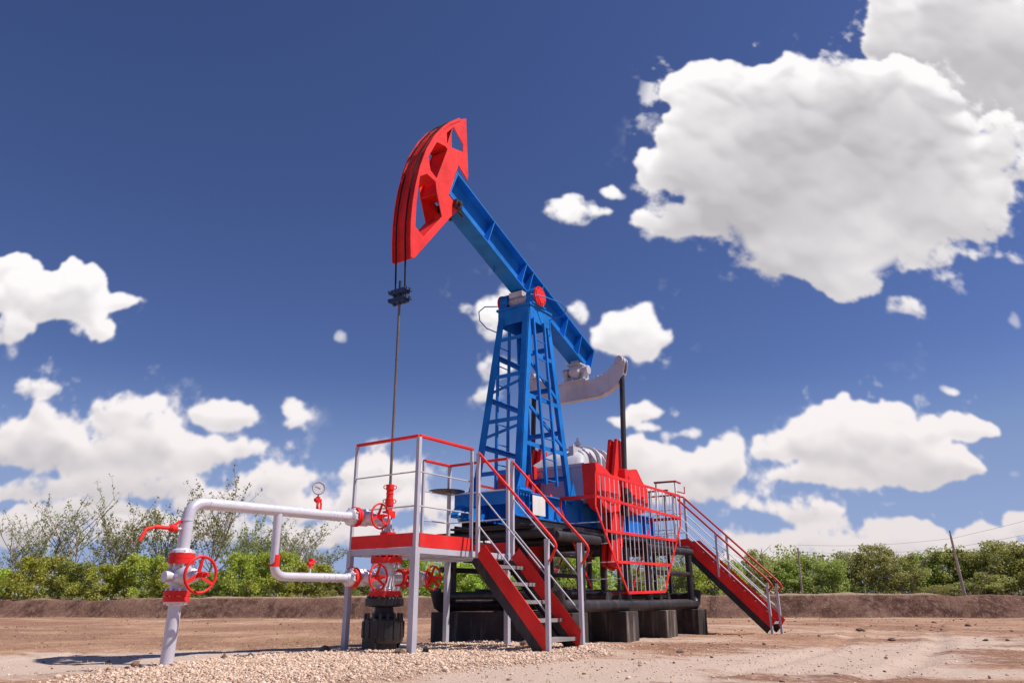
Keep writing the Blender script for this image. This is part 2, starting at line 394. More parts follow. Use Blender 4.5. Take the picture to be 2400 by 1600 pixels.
M['red'] = paint('red_paint', (.80, .024, .020), .5, (.20, .04, .025), .45, .14, dusty=.035, spec=.3)
M['red_dull'] = paint('red_oxide_paint', (.50, .016, .010), .5, (.12, .03, .02), .25, .12, dusty=.05)
M['blue'] = paint('blue_paint', (.003, .175, .58), .42, (.03, .04, .06), .45, .18, (.30, .28, .28), dusty=.03, spec=.35)
M['grey'] = paint('grey_paint', (.50, .49, .55), .45, (.30, .27, .25), .2, .07, dusty=.08)
M['white'] = paint('dusty_white_paint', (.54, .54, .57), .5, (.36, .24, .18), .35, .12, (.42, .32, .27), .28)
M['silver'] = paint('aluminium_paint', (.68, .66, .72), .33, (.4, .38, .38), .15, .06, dusty=.05, metallic=.25)
M['black'] = paint('black_paint', (.020, .018, .022), .45, (.10, .075, .06), .35, .25, (.12, .09, .075), .30)
M['oily'] = paint('oily_black_iron', (.022, .019, .019), .38, (.10, .06, .045), .5, .3, (.12, .08, .06), .30)
M['bar'] = paint('light_grey_bar_paint', (.72, .71, .76), .45, dusty=.02)
M['steel'] = paint('steel_rod', (.20, .17, .16), .4, (.28, .12, .06), .3, .2, metallic=.4)
M['zinc'] = paint('zinc_bolt', (.72, .71, .75), .3, (.4, .38, .38), .1, .05, metallic=.5, dusty=.02)
M['concrete'] = paint('bitumen_coated_concrete', (.045, .036, .034), .75, (.20, .16, .13), .55, .35, (.34, .26, .21), .42, spec=.3)
M['tread'] = paint('worn_step_grating', (.26, .24, .24), .6, (.12, .08, .06), .6, .2, (.35, .28, .24), .3)
M['plaque'] = paint('blank_white_board', (.80, .78, .74), .4, (.6, .58, .55), .05, .03, dusty=.1)
M['yellow'] = paint('pale_underside_paint', (.62, .42, .28), .5, (.3, .15, .1), .4, .15)
m, t, b, o = new_mat('gauge_glass'); b.inputs['Base Color'].default_value = (.85, .85, .86, 1); b.inputs['Roughness'].default_value = .15; M['dial'] = m

def leaf_mat(name, c1, c2, c3):
    m, t, b, o = new_mat(name); c = objco(t)
    inf = t.nodes.new('ShaderNodeObjectInfo').outputs['Random']
    geo = t.nodes.new('ShaderNodeNewGeometry').outputs['Random Per Island']
    f = mrange(noise(t, 2.6, 3, .5, c), .34, .66, tree=t)
    col = mixc(f, c1, c2, tree=t); col = mixc(math_('MULTIPLY', geo, .55, tree=t), col, c3, tree=t)
    h = t.nodes.new('ShaderNodeHueSaturation'); t.links.new(col, h.inputs['Color'])
    t.links.new(math_('MULTIPLY_ADD', inf, .05, .475, tree=t), h.inputs['Hue']); t.links.new(math_('MULTIPLY_ADD', inf, .45, .78, tree=t), h.inputs['Value'])
    t.links.new(h.outputs[0], b.inputs['Base Color']); b.inputs['Roughness'].default_value = .5; b.inputs['Specular IOR Level'].default_value = .35
    tr = t.nodes.new('ShaderNodeBsdfTranslucent'); t.links.new(h.outputs[0], tr.inputs['Color'])
    mx = t.nodes.new('ShaderNodeMixShader'); mx.inputs[0].default_value = .42; t.links.new(b.outputs[0], mx.inputs[1]); t.links.new(tr.outputs[0], mx.inputs[2]); t.links.new(mx.outputs[0], o.inputs[0])
    return m
M['leaf_bright'] = leaf_mat('bright_leaves', (.33, .42, .04), (.48, .55, .08), (.58, .62, .16))
M['leaf_mid'] = leaf_mat('mid_green_leaves', (.25, .32, .07), (.38, .42, .09), (.48, .46, .16))
M['leaf_olive'] = leaf_mat('olive_leaves', (.30, .35, .09), (.42, .45, .11), (.50, .45, .18))
M['leaf_dark'] = leaf_mat('dark_sparse_leaves', (.22, .27, .08), (.32, .37, .10), (.40, .39, .18))
M['bark'] = paint('pale_bark', (.34, .27, .23), .9, (.12, .09, .07), .6, .35, spec=.1)

# ================================================================ ground
PERLIN = np.random.default_rng(4).random((256, 256)).astype(np.float32)
def vn(x, y):
    xi = np.floor(x).astype(int); yi = np.floor(y).astype(int); fx = x-xi; fy = y-yi; fx = fx*fx*(3-2*fx); fy = fy*fy*(3-2*fy)
    g = lambda a, b: PERLIN[a % 256, b % 256]
    return (g(xi, yi)*(1-fx)+g(xi+1, yi)*fx)*(1-fy)+(g(xi, yi+1)*(1-fx)+g(xi+1, yi+1)*fx)*fy-.5
def gravel_w(x, y):
    """1 inside the gravel bed round the well and the platform"""
    n = vn(x*1.1, y*1.1)*.9+vn(x*3.1+9, y*3.1)*.5
    a = 1-np.clip((np.abs((x+.45)/2.75)**3.2+np.abs((y+.74)/1.28)**3.2)**(1/3.2)+n*.22-.0, 0, 2)
    return np.clip(a*6+.5, 0, 1)
def ground_h(x, y):
    x = np.asarray(x, float); y = np.asarray(y, float)
    r = np.hypot(x-0, y+.5); fade = 1/(1+(r/40)**2)
    qk = np.clip((3-y)/3, .35, 1)*np.clip((x+9)/6, .5, 1)
    h = .035*qk*vn(x*.33, y*.33)+.035*qk*vn(x*.9+5, y*.9)*np.clip(r/6, .25, 1)+.022*vn(x*2.6, y*2.6+8)+.013*vn(x*7, y*7)+.009*vn(x*17, y*17)
    rut = np.sin((x*.55+y*1.0)*1.9+vn(x*.5, y*.5)*5)*.010*np.clip((r-2)/4, 0, 1)
    for (ax_, ay_, bx_, by_) in ((-1.5, -3.6, 14, -2.6), (-1.2, -4.5, 14, -3.9), (-4, 3.4, 13, 10.5), (-4, 4.5, 12.5, 12.2), (3.0, -6.5, 16, 1.5)):   # old wheel tracks
        L_ = math.hypot(bx_-ax_, by_-ay_); u_, v_ = (bx_-ax_)/L_, (by_-ay_)/L_; al = (x-ax_)*u_+(y-ay_)*v_; dd = -(x-ax_)*v_+(y-ay_)*u_+.25*np.sin(al*.35)
        on = np.clip(al/1.5, 0, 1)*np.clip((L_-al)/2, 0, 1); rut = rut+on*(-.022*np.exp(-(dd/.10)**2)+.011*np.exp(-((np.abs(dd)-.20)/.07)**2)+.004*np.exp(-(dd/.12)**2)*np.sign(np.sin(al*22)))
    h = (h*.8+rut)*fade
    g = gravel_w(x, y); t_ = np.clip((y-.2)/2.4, 0, 1); far = -.02*(1-g)*np.clip((6.5-x)/2, .3, 1)-.12*t_*t_*(3-2*t_)*np.clip((22-y)/10, 0, 1)*np.clip((14-x)/7, 0, 1)
    h = h*np.clip((r+.6)/4.5, .28, 1)-.012+far+g*(.012+.02*vn(x*2.2, y*2.2))
    # the photographer stands on flat ground
    h = h-.02*np.exp(-((x+5.9)**2+(y+5.6)**2)/4)
    return h
def coords(lo, hi, c0, c1, step, grow=1.13):
    a = list(np.arange(c0, c1+step/2, step)); s = step
    while a[-1] < hi: s *= grow; a.append(a[-1]+s)
    s = step; b = [c0]
    while b[-1] > lo: s *= grow; b.append(b[-1]-s)
    return np.array(sorted(b[1:])+a)
gx = coords(-3000, 3000, -6.0, 9.0, .055); gy_ = coords(-3000, 3000, -6.5, 6.5, .055)
GX, GY = np.meshgrid(gx, gy_, indexing='ij'); GZ = ground_h(GX, GY)
me = bpy.data.meshes.new('ground'); nx, ny = GX.shape
idx = np.arange(nx*ny).reshape(nx, ny)
q = np.stack([idx[:-1, :-1], idx[1:, :-1], idx[1:, 1:], idx[:-1, 1:]], -1).reshape(-1, 4)
def np_mesh(me, verts, quads):
    me.vertices.add(len(verts)); me.vertices.foreach_set('co', verts.astype(np.float32).ravel())
    k = quads.shape[1]
    me.loops.add(quads.size); me.loops.foreach_set('vertex_index', quads.astype(np.int32).ravel())
    me.polygons.add(len(quads)); me.polygons.foreach_set('loop_start', np.arange(len(quads), dtype=np.int32)*k)
    me.polygons.foreach_set('loop_total', np.full(len(quads), k, np.int32)); me.update(calc_edges=True); me.validate()
np_mesh(me, np.stack([GX, GY, GZ], -1).reshape(-1, 3), q)
me.polygons.foreach_set('use_smooth', [True]*len(me.polygons))
ground = bpy.data.objects.new('ground', me); COL.objects.link(ground); tag(ground, 'bare dry earth pad with pale dried mud crust', kind='structure')
m, t, b, o = new_mat('dry_earth'); c = objco(t)
n_big = noise(t, .35, 5, .55, c, .6); n_mid = noise(t, 1.4, 6, .62, c, .4); n_fine = noise(t, 14, 6, .7, c); n_grit = noise(t, 75, 4, .7, c)
# streaks of white crust lie roughly along one direction (old wheel marks)
mp = t.nodes.new('ShaderNodeMapping'); mp.inputs['Rotation'].default_value = (0, 0, R_(-62)); mp.inputs['Scale'].default_value = (1.0, .26, 1); t.links.new(c, mp.inputs[0])
n_str = noise(t, 1.5, 7, .68, mp.outputs[0], .3)
brown = mixc(mrange(n_mid, .36, .64, tree=t), (.34, .19, .120), (.47, .30, .198), tree=t)
brown = mixc(mrange(n_big, .40, .62, tree=t), (.25, .132, .088), brown, tree=t)
brown = mixc(mrange(n_fine, .44, .74, tree=t), brown, (.52, .325, .21), tree=t)
crust = mixc(mrange(n_grit, .3, .7, tree=t), (.50, .37, .29), (.62, .49, .40), tree=t)
att = t.nodes.new('ShaderNodeAttribute'); att.attribute_name = 'pale'; pale = att.outputs['Fac']
cf = mrange(math_('ADD', math_('ADD', math_('MULTIPLY', n_big, .5, tree=t), math_('MULTIPLY', n_str, .75, tree=t), tree=t), math_('ADD', math_('MULTIPLY', pale, .35, tree=t), math_('MULTIPLY', n_fine, .22, tree=t), tree=t), tree=t), .78, .92, tree=t)
col = mixc(cf, brown, crust, tree=t)
speck = mrange(noise(t, 38, 3, .6, c), .66, .72, tree=t)
col = mixc(math_('MULTIPLY', speck, .6, tree=t), col, (.10, .06, .045), tree=t)
gr = t.nodes.new('ShaderNodeAttribute'); gr.attribute_name = 'gravel'
col = mixc(math_('MULTIPLY', gr.outputs['Fac'], .85, tree=t), col, mixc(mrange(n_grit, .35, .65, tree=t), (.30, .19, .14), (.50, .38, .31), tree=t), tree=t)
t.links.new(col, b.inputs['Base Color']); b.inputs['Roughness'].default_value = .95; b.inputs['Specular IOR Level'].default_value = .15
bump(t, b, math_('ADD', math_('ADD', n_fine, math_('MULTIPLY', n_grit, .5, tree=t), tree=t), math_('MULTIPLY', n_str, .6, tree=t), tree=t), .75, .03)
me.materials.append(m)
a = me.attributes.new('gravel', 'FLOAT', 'POINT'); a.data.foreach_set('value', gravel_w(GX, GY).astype(np.float32).ravel())
# worn pale patches: the strip beyond the flow line, and the trodden area on the right
pl = np.exp(-(((GX+1.6)*.55+(GY-2.6)*.84)/1.9)**2-(((GX+1.6)*.84-(GY-2.6)*.55)/5.0)**2)*1.3
pl += np.exp(-((GX-1.2)/2.2)**2-((GY+3.9)/1.0)**2)*.8+np.exp(-((GX-4.5)/2.6)**2-((GY+4.6)/.8)**2)*.6+np.exp(-((GX+1.1)/1.7)**2-((GY+2.6)/.7)**2)*1.1
pl -= np.exp(-(((GX-3.0)*.55+(GY-7.0)*.84)/3.4)**2)*np.clip((GY-5.0)/1.5, 0, 1)*.8
a = me.attributes.new('pale', 'FLOAT', 'POINT'); a.data.foreach_set('value', pl.astype(np.float32).ravel())

# gravel: crushed stone, uncountable
def pebble_mesh(name, X, Y, S, col_mat, label, cat):
    phi = (1+5**.5)/2
    ico = np.array([(-1,phi,0),(1,phi,0),(-1,-phi,0),(1,-phi,0),(0,-1,phi),(0,1,phi),(0,-1,-phi),(0,1,-phi),(phi,0,-1),(phi,0,1),(-phi,0,-1),(-phi,0,1)])/1.9
    fc = np.array([(0,11,5),(0,5,1),(0,1,7),(0,7,10),(0,10,11),(1,5,9),(5,11,4),(11,10,2),(10,7,6),(7,1,8),(3,9,4),(3,4,2),(3,2,6),(3,6,8),(3,8,9),(4,9,5),(2,4,11),(6,2,10),(8,6,7),(9,8,1)])
    n = len(X); Z = ground_h(X, Y)
    P = ico[None]*rng.uniform(.62, 1.35, (n, 12, 1)); P = P*np.stack([rng.uniform(.8, 1.4, n), rng.uniform(.6, 1.05, n), rng.uniform(.45, .85, n)], -1)[:, None]
    a = rng.uniform(0, 6.28, n); ca, sa = np.cos(a)[:, None], np.sin(a)[:, None]
    Q = np.stack([P[..., 0]*ca-P[..., 1]*sa, P[..., 0]*sa+P[..., 1]*ca, P[..., 2]], -1)
    tl = rng.uniform(-.6, .6, n)[:, None]; z2 = Q[..., 2]*np.cos(tl)+Q[..., 0]*np.sin(tl); x2 = Q[..., 0]*np.cos(tl)-Q[..., 2]*np.sin(tl); Q = np.stack([x2, Q[..., 1], z2], -1)
    Q = Q*S[:, None, None]+np.stack([X, Y, Z+S*.22], -1)[:, None]
    me = bpy.data.meshes.new(name); np_mesh(me, Q.reshape(-1, 3), (fc[None]+np.arange(n)[:, None, None]*12).reshape(-1, 3))
    o = bpy.data.objects.new(name, me); COL.objects.link(o); me.materials.append(col_mat); tag(o, label, cat, kind='stuff'); return o
m, t, b, o = new_mat('crushed_stone'); isl = t.nodes.new('ShaderNodeNewGeometry').outputs['Random Per Island']
rp = t.nodes.new('ShaderNodeValToRGB'); t.links.new(isl, rp.inputs[0]); e = rp.color_ramp.elements
e[0].color = (.40, .24, .16, 1); e[1].color = (.80, .68, .57, 1); e[1].position = 1
for p_, c_ in ((.2, (.54, .37, .26)), (.5, (.66, .50, .38)), (.8, (.70, .50, .37))):
    k = rp.color_ramp.elements.new(p_); k.color = (*c_, 1)
t.links.new(rp.outputs[0], b.inputs['Base Color']); b.inputs['Roughness'].default_value = .9; b.inputs['Specular IOR Level'].default_value = .2
bump(t, b, noise(t, 120, 3, .6, objco(t)), .5, .004); M['stone'] = m
N0 = 125000
X = rng.uniform(-3.6, 2.7, N0); Y = rng.uniform(-2.8, 1.0, N0); keep = rng.random(N0) < gravel_w(X, Y)**.7*.95
X, Y = X[keep], Y[keep]; S = rng.gamma(1.5, .0026, len(X))+.0022
pebble_mesh('gravel', X, Y, S, M['stone'], 'beige crushed stone gravel round the well and the stair foot', 'gravel')
N1 = 9000
X = rng.normal(-.3, 3.2, N1); Y = rng.normal(-1.2, 2.4, N1); S = rng.gamma(1.8, .0020, N1)+.002
pebble_mesh('loose_stones', X, Y, S, M['stone'], 'small loose stones scattered on the bare earth', 'stones')
m, t, b, o = new_mat('earth_clod'); t.links.new(mixc(mrange(noise(t, 30, 4, .6, objco(t)), .3, .7, tree=t), (.13, .07, .05), (.27, .17, .12), tree=t), b.inputs['Base Color']); b.inputs['Roughness'].default_value = 1; M['clod'] = m
N2 = 2600
X = rng.uniform(-5, 18, N2); Y = rng.uniform(-8, 18, N2); S = rng.gamma(1.3, .0055, N2)+.003
k = (np.abs(X-2.5) > 4.3) | (np.abs(Y) > 1.3); k &= np.hypot(X+5.9, Y+5.6) > 2.2
pebble_mesh('earth_clods', X[k], Y[k], S[k], M['clod'], 'dark crumbs of earth strewn over the pad', 'clods')

# dry grass blades in tufts
def tufts():
    P = []; Fq = []
    def tuft(x, y, n, h, sp):
        z = float(ground_h(np.array([x]), np.array([y]))[0])
        for _ in range(n):
            a = rng.uniform(0, 6.28); r = sp*rng.random()**.7; bx, by = x+math.cos(a)*r, y+math.sin(a)*r; hh = h*rng.uniform(.4, 1.1); w = .0035
            l = rng.uniform(-.6, .6, 2)*hh; a2 = rng.uniform(0, 3.14); wx, wy = math.cos(a2)*w, math.sin(a2)*w; k = len(P)
            P.extend([(bx-wx, by-wy, z-.005), (bx+wx, by+wy, z-.005), (bx+l[0]*.4+wx*.6, by+l[1]*.4+wy*.6, z+hh*.65), (bx+l[0]*.4-wx*.6, by+l[1]*.4-wy*.6, z+hh*.65), (bx+l[0], by+l[1], z+hh), (bx+l[0]+.001, by+l[1], z+hh)])
            Fq.extend([(k, k+1, k+2, k+3), (k+3, k+2, k+5, k+4)])
    for _ in range(70): tuft(rng.normal(2.6, 1.5), rng.normal(5.0, 1.3), 12, .035, .10)
    for _ in range(330): tuft(rng.uniform(-3, 12), rng.uniform(2.5, 16), 9, .03, .14)
    for _ in range(14): tuft(rng.uniform(-2.5, 4), rng.uniform(-3, -2.0), 7, .03, .06)
    for _ in range(420):
        s_ = rng.uniform(-6, 42); e_ = rng.uniform(-.6, .25); tuft(6.83+.3955*s_+.9184*e_, 25.1-.9184*s_+.3955*e_, 9, .05, .22)
    for _ in range(900):        # thin grass along the crest of the bank
        s_ = rng.uniform(-6, 42); x, y = 6.83+.3955*s_+.9184*(e_ := rng.uniform(.55, 1.2)), 25.1-.9184*s_+.3955*e_; n0 = len(P); tuft(x, y, 5, .12, .10)
        for k in range(n0, len(P)): P[k] = (P[k][0], P[k][1], P[k][2]+.60+.02)
    me = bpy.data.meshes.new('dry_grass'); np_mesh(me, np.array(P), np.array(Fq)); return me
m, t, b, o = new_mat('dry_grass_blades'); g_ = t.nodes.new('ShaderNodeNewGeometry').outputs['Random Per Island']
t.links.new(mixc(g_, (.38, .34, .14), (.62, .48, .26), tree=t), b.inputs['Base Color']); b.inputs['Roughness'].default_value = .8
me = tufts(); me.materials.append(m); o = bpy.data.objects.new('dry_grass', me); COL.objects.link(o); tag(o, 'thin dry yellow grass tufts on the bare earth', 'grass', kind='stuff')

# ================================================================ earth bank behind the pad
BP0 = V((6.83, 25.1, 0)); BD = V((.3955, -.9184, 0)); BN = V((.9184, .3955, 0))
def bank_curve(s):          # the bank bows slightly and closes towards us at both ends
    e = -.010*max(0, -4-s)**2-.012*max(0, s-37)**2
    p = BP0+BD*s+BN*(e+.25*math.sin(s*.23)+.12*math.sin(s*.71+1)); return p
S_ = np.arange(-34, 72, .12); prof = [(-.35, -.16), (-.12, -.05), (0, .0), (.08, .12), (.19, .27), (.31, .44), (.41, .55), (.54, .61), (.95, .63), (1.5, .61), (2.0, .45), (3.2, .1), (3.8, -.1)]
vs = []
for s_ in S_:
    p = bank_curve(s_); top = 1+.16*float(vn(np.array([s_*.35]), np.array([3.3]))[0])+.14*float(vn(np.array([s_*1.3]), np.array([7.3]))[0])+.05*float(vn(np.array([s_*5.1]), np.array([1.3]))[0])
    for j, (a_, h_) in enumerate(prof):
        n_ = float(vn(np.array([s_*1.6]), np.array([j*.6+2]))[0])*.12+float(vn(np.array([s_*5.]), np.array([j*1.1+20]))[0])*.07
        q_ = p+BN*(a_+n_*(1 if 1 < j < 7 else .3)); vs.append((q_.x, q_.y, h_*top+(n_*.10 if 1 < j < 10 else 0)))
K = len(prof); idx = np.arange(len(S_)*K).reshape(len(S_), K)
me = bpy.data.meshes.new('earth_bank'); np_mesh(me, np.array(vs), np.stack([idx[:-1, :-1], idx[1:, :-1], idx[1:, 1:], idx[:-1, 1:]], -1).reshape(-1, 4))
me.polygons.foreach_set('use_smooth', [True]*len(me.polygons))
bank = bpy.data.objects.new('earth_bank', me); COL.objects.link(bank); tag(bank, 'low brown earth bank along the edge of the pad', kind='structure')
m, t, b, o = new_mat('bank_earth'); c = objco(t)
a1 = noise(t, .8, 4, .6, c, .8); a2 = noise(t, 5.5, 6, .7, c); a3 = noise(t, 26, 5, .7, c)
col = mixc(mrange(a1, .42, .58, tree=t), (.115, .058, .044), (.235, .130, .095), tree=t); col = mixc(mrange(a2, .42, .75, tree=t), col, (.33, .21, .155), tree=t)
col = mixc(mrange(a3, .57, .70, tree=t), col, (.42, .30, .22), tree=t)
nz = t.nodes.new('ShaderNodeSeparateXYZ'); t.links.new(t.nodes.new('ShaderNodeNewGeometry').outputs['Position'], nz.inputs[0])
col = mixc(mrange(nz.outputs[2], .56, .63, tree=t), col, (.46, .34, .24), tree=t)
t.links.new(col, b.inputs['Base Color']); b.inputs['Roughness'].default_value = 1; b.inputs['Specular IOR Level'].default_value = .1
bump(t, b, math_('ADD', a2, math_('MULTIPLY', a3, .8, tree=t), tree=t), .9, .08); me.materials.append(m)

# ================================================================ pump jack
# x runs from the well head (x = 0) to the gearbox, y across, z up; metres
M['rope'] = paint('greased_wire_rope', (.030, .018, .014), .85, dusty=.02, spec=.1); M['navy'] = paint('dark_blue_paint', (.012, .040, .12), .5, dusty=.03)
pj = thing('pump_jack', (2.6, 0, 1.45), 'large red and blue oil pump jack with its tilted walking beam', 'pump jack')
def mir(p): return (p[0], -p[1], p[2])
def lerp(a, b, t): return V(a)*(1-t)+V(b)*t

# ---- base frame
f = MB()
for sy in (-1, 1): f.ibeam((1.75, sy*.40, 1.61), (5.85, sy*.40, 1.61), .32, .13, .018, .014)
for x in (2.35, 2.85, 3.35, 3.9, 4.5, 5.2):
    f.ibeam((x, -.385, 1.61), (x, .385, 1.61), .26, .09, .014, .012, (0, 0, 1))
f.bar((1.742, -.50, 1.69), (1.742, .50, 1.69), .02, .17); f.bar((1.78, -.50, 1.777), (1.78, .50, 1.777), .12, .014); f.bar((5.86, -.46, 1.62), (5.86, .46, 1.62), .016, .33)
for sy in (-1, 1):
    for x in (2.05, 2.2, 2.5, 2.95, 3.4, 3.85, 4.3, 4.9, 5.5): f.box((x, sy*.407, 1.468), (x+.012, sy*.462, 1.752))
    for x in (1.96, 3.28): f.box((x-.13, sy*.30, 1.772), (x+.13, sy*.48, 1.795))
f.box((1.60, .34, 1.47), (1.74, .47, 1.50)); f.bar((1.60, .40, 1.50), (1.72, .40, 1.62), .13, .012)
bf = f.build('base_frame', M['blue'], pj, .003)
g = MB(); g.box((2.10, -.478, 1.492), (2.40, -.470, 1.738)); g.build('plaque', M['plaque'], bf)
for sy in (-1, 1):
    for x in (1.96, 3.28):
        g = MB(); g.box((x-.12, sy*.43, 1.755), (x+.12, sy*.46, 1.768))
        for dx in (-.10, -.035, .035, .10):
            g.tube([(x+dx, sy*.445, 1.70), (x+dx, sy*.445, 1.83)], .010, 6); g.tube([(x+dx, sy*.445, 1.715), (x+dx, sy*.445, 1.745)], .019, 6)
        g.build('anchor_bolts', M['blue'], bf)

# ---- tower
ZB, ZT = 1.795, 4.50
def leg(sx, sy, z):
    t = (z-ZB)/(ZT-ZB); xb, xt = (1.96, 2.41) if sx < 0 else (3.28, 2.94)
    return V((xb+(xt-xb)*t, sy*(.385+(.262-.385)*t), z))
tw = MB()
tw.box((2.37, -.30, 4.50), (2.98, .30, 4.535))                         # cap plate
for sy in (-1, 1): tw.box((2.40, sy*.285, 4.27), (2.955, sy*.270, 4.498))
for x in (2.385, 2.952): tw.box((x, -.27, 4.27), (x+.015, .27, 4.498))
tower = tw.build('tower', M['blue'], pj, .003)
for sx in (-1, 1):
    for sy in (-1, 1):
        l = MB(); a, b_ = leg(sx, sy, ZB), leg(sx, sy, ZT-.01); d = (b_-a).normalized(); w = .098
        # L-section: one flange in the side face, one in the end face
        l.bar(a+V((-sx*w/2, 0, 0)), b_+V((-sx*w/2, 0, 0)), w, .014, (0, 1, 0)); l.bar(a+V((0, -sy*(w/2+.008), 0)), b_+V((0, -sy*(w/2+.008), 0)), .014, w, (0, 1, 0))
        l.box((a.x-.12, a.y-.07, ZB), (a.x+.12, a.y+.07, ZB+.016))
        for dx in (-.11, .11): l.plate([(0, 0), (dx*.9, 0), (0, .24)], [], (a.x, a.y-.006, ZB+.016), (1, 0, 0), (0, 0, 1), .012)
        l.build('leg', M['blue'], tower, .002)
def face_bar(A, B, w=.062, t=.05, n=(0, -1, 0)): 
    l = MB(); A, B = V(A), V(B); l.bar(A, B, .008, w, V(n).cross((B-A).normalized()) if False else (0, 0, 1)) ; return l
def lbar(A, B, out, w=.055):
    """angle-iron brace between two legs; out = outward direction of the face"""
    l = MB(); A, B, out = V(A), V(B), V(out); d = (B-A).normalized(); u = out.cross(d).normalized()
    if u.z < 0: u = -u
    l.bar(A, B, .007, w, u); l.bar(A-out*.03+u*(w/2), B-out*.03+u*(w/2), .055, .007, u); return l
for sy in (-1, 1):
    for z in (2.43, 3.11, 3.77): lbar(leg(-1, sy, z+.01), leg(1, sy, z), (0, sy, 0)).build('brace', M['blue'], tower)
for z0, z1 in ((3.70, 3.16), (3.04, 2.48)): lbar(leg(-1, -1, z0), leg(1, -1, z1), (0, -1, 0), .045).build('brace', M['blue'], tower)
for z in (2.05, 2.78, 3.44, 4.02): lbar(leg(-1, 1, z), leg(-1, -1, z), (-1, 0, 0), .055).build('brace', M['blue'], tower)
for z0, z1 in ((3.19, 3.36), (2.54, 2.70)): lbar(leg(-1, 1, z0), leg(-1, -1, z1), (-1, 0, 0), .040).build('brace', M['blue'], tower)
for z in (2.10, 2.74, 3.38, 3.98): lbar(leg(1, 1, z), leg(1, -1, z), (1, 0, 0), .055).build('brace', M['blue'], tower)
for sy in (-1, 1):
    l = MB(); x0, x1 = 2.475, 2.755
    ys = lambda z: sy*(.385+(.262-.385)*((z-ZB)/(ZT-ZB))+.035)
    for x, dx in ((x0, -.0), (x1, .0)): l.bar((x+.06, ys(1.93), 1.93), (x-.03, ys(4.30), 4.30), .035, .035, (0, 1, 0))
    z = 1.99
    while z < 4.25:
        k = (z-1.93)/2.37*.09; l.tube([(x0+.06-k, ys(z), z), (x1+.06-k, ys(z), z)], .009, 6); z += .285
    l.build('ladder', M['blue'], tower)
# thin grease lines looping off the tower head
for gl_ in (0,):
  l = MB()
  l.tube([(2.40, -.29, 4.66), (2.62, -.40, 4.665), (2.84, -.52, 4.62), (2.98, -.55, 4.56), (3.02, -.46, 4.48), (2.92, -.29, 4.42)], .008, 6)
  l.build('grease_line', M['blue'], tower); l = MB(); l.tube([(2.40, .30, 4.60), (2.30, .46, 4.60), (2.25, .53, 4.52), (2.26, .52, 4.38), (2.30, .42, 4.25), (2.38, .29, 4.18)], .008, 6)
  l.build('grease_line', M['blue'], tower)

# ---- centre bearing
BC = V((2.60, 0, 4.685))
for sy in (-1, 1):
    h = MB(); h.cyl((2.60, sy*.17, 4.685), (2.60, sy*.315, 4.685), .140, 28); h.box((2.45, sy*.17, 4.536), (2.75, sy*.30, 4.63)); h.box((2.42, sy*.16, 4.536), (2.78, sy*.315, 4.56))
    hb = h.build('bearing_housing', M['blue'], pj, .003)
    h = MB(); h.cyl((2.60, sy*.315, 4.685), (2.60, sy*.335, 4.685), .150, 32); h.cyl((2.60, sy*.335, 4.685), (2.60, sy*.343, 4.685), .115, 32); h.bolts((2.60, 0, 4.685), (0, sy, 0), .130, 8, .010, .330, .348)
    h.build('bearing_cover', M['red'], hb, .002)
h = MB(); h.cyl((2.60, -.17, 4.685), (2.60, .17, 4.685), .088, 24); h.box((2.44, -.115, 4.70), (2.76, .115, 4.78)); h.torus((2.6, .02, 4.685), (0, 1, 0), .088, .02, 24, 8); h.build('pivot_shaft', M['white'], pj)

# ---- walking beam
b0, b1 = V((.70, 0, 5.545)), V((4.44, 0, 4.030)); bd = (b1-b0).normalized(); bu = V((0, -1, 0)).cross(bd).normalized()
if bu.z < 0: bu = -bu
BHH = .45
w = MB(); w.ibeam(b0+bu*BHH/2, b1+bu*BHH/2, BHH, .25, .022, .016, bu)
L_ = (b1-b0).length
for s_ in (.02, .95, 1.85, 2.05, 2.35, 3.15, 3.62):
    for sy in (-1, 1):
        p = b0+bd*s_+bu*BHH/2+V((0, sy*.066, 0)); w.bar(p-bu*(BHH/2-.024), p+bu*(BHH/2-.024), .112, .014, bd)
w.bar(b0+bu*BHH/2-bd*.012, b0+bu*BHH/2+bd*.0, .26, BHH, bu); w.bar(b1+bu*BHH/2, b1+bu*BHH/2+bd*.016, .26, BHH+.03, bu)
w.tube([b0+bd*1.38+V((0, .05, -.01)), b0+bd*1.36+V((0, .05, -.10))], .012, 6)
beam = w.build('walking_beam', M['blue'], pj, .002)
w = MB()
p = b0+bd*.08; w.box((p.x-.0, -.20, p.z-.14), (p.x+.12, .20, p.z-.03)); w.tube([(p.x+.05, -.24, p.z-.085), (p.x+.05, .24, p.z-.085)], .03, 12)
w.tube([(p.x+.10, -.10, p.z-.10), (p.x+.25, -.10, p.z-.15)], .022, 10); w.tube([(p.x+.10, .10, p.z-.10), (p.x+.25, .10, p.z-.15)], .022, 10)
w.build('head_lock', M['oily'], beam)

# ---- horse head
OUT = [(1.013, 6.905), (.86, 6.80), (.652, 6.610), (.523, 6.465), (.355, 6.225), (.205, 5.935), (.10, 5.62), (.035, 5.32), (.0, 5.08), (-.018, 4.82), (-.012, 4.58), (.010, 4.335),
       (.075, 4.362), (.729, 5.209), (.901, 5.400), (.896, 5.462), (.75, 5.478), (.678, 5.515), (.865, 6.065), (1.07, 5.93), (1.083, 6.01)]
H1 = [(.105, 5.50), (.235, 5.605), (.405, 5.575), (.435, 5.435), (.555, 5.13), (.217, 4.70), (.060, 4.775), (.062, 5.10)]
H2 = [(.405, 6.175), (.58, 6.205), (.628, 6.185), (.425, 5.635), (.300, 5.690), (.250, 5.868)]
H3 = [(.74, 6.60), (.603, 6.435), (.612, 6.235), (.955, 6.32), (.955, 6.45)]
h = MB(); 
for y in (-.142, .130): h.plate(OUT, [H1, H2, H3], (0, y+.012, 0), (1, 0, 0), (0, 0, 1), .012)
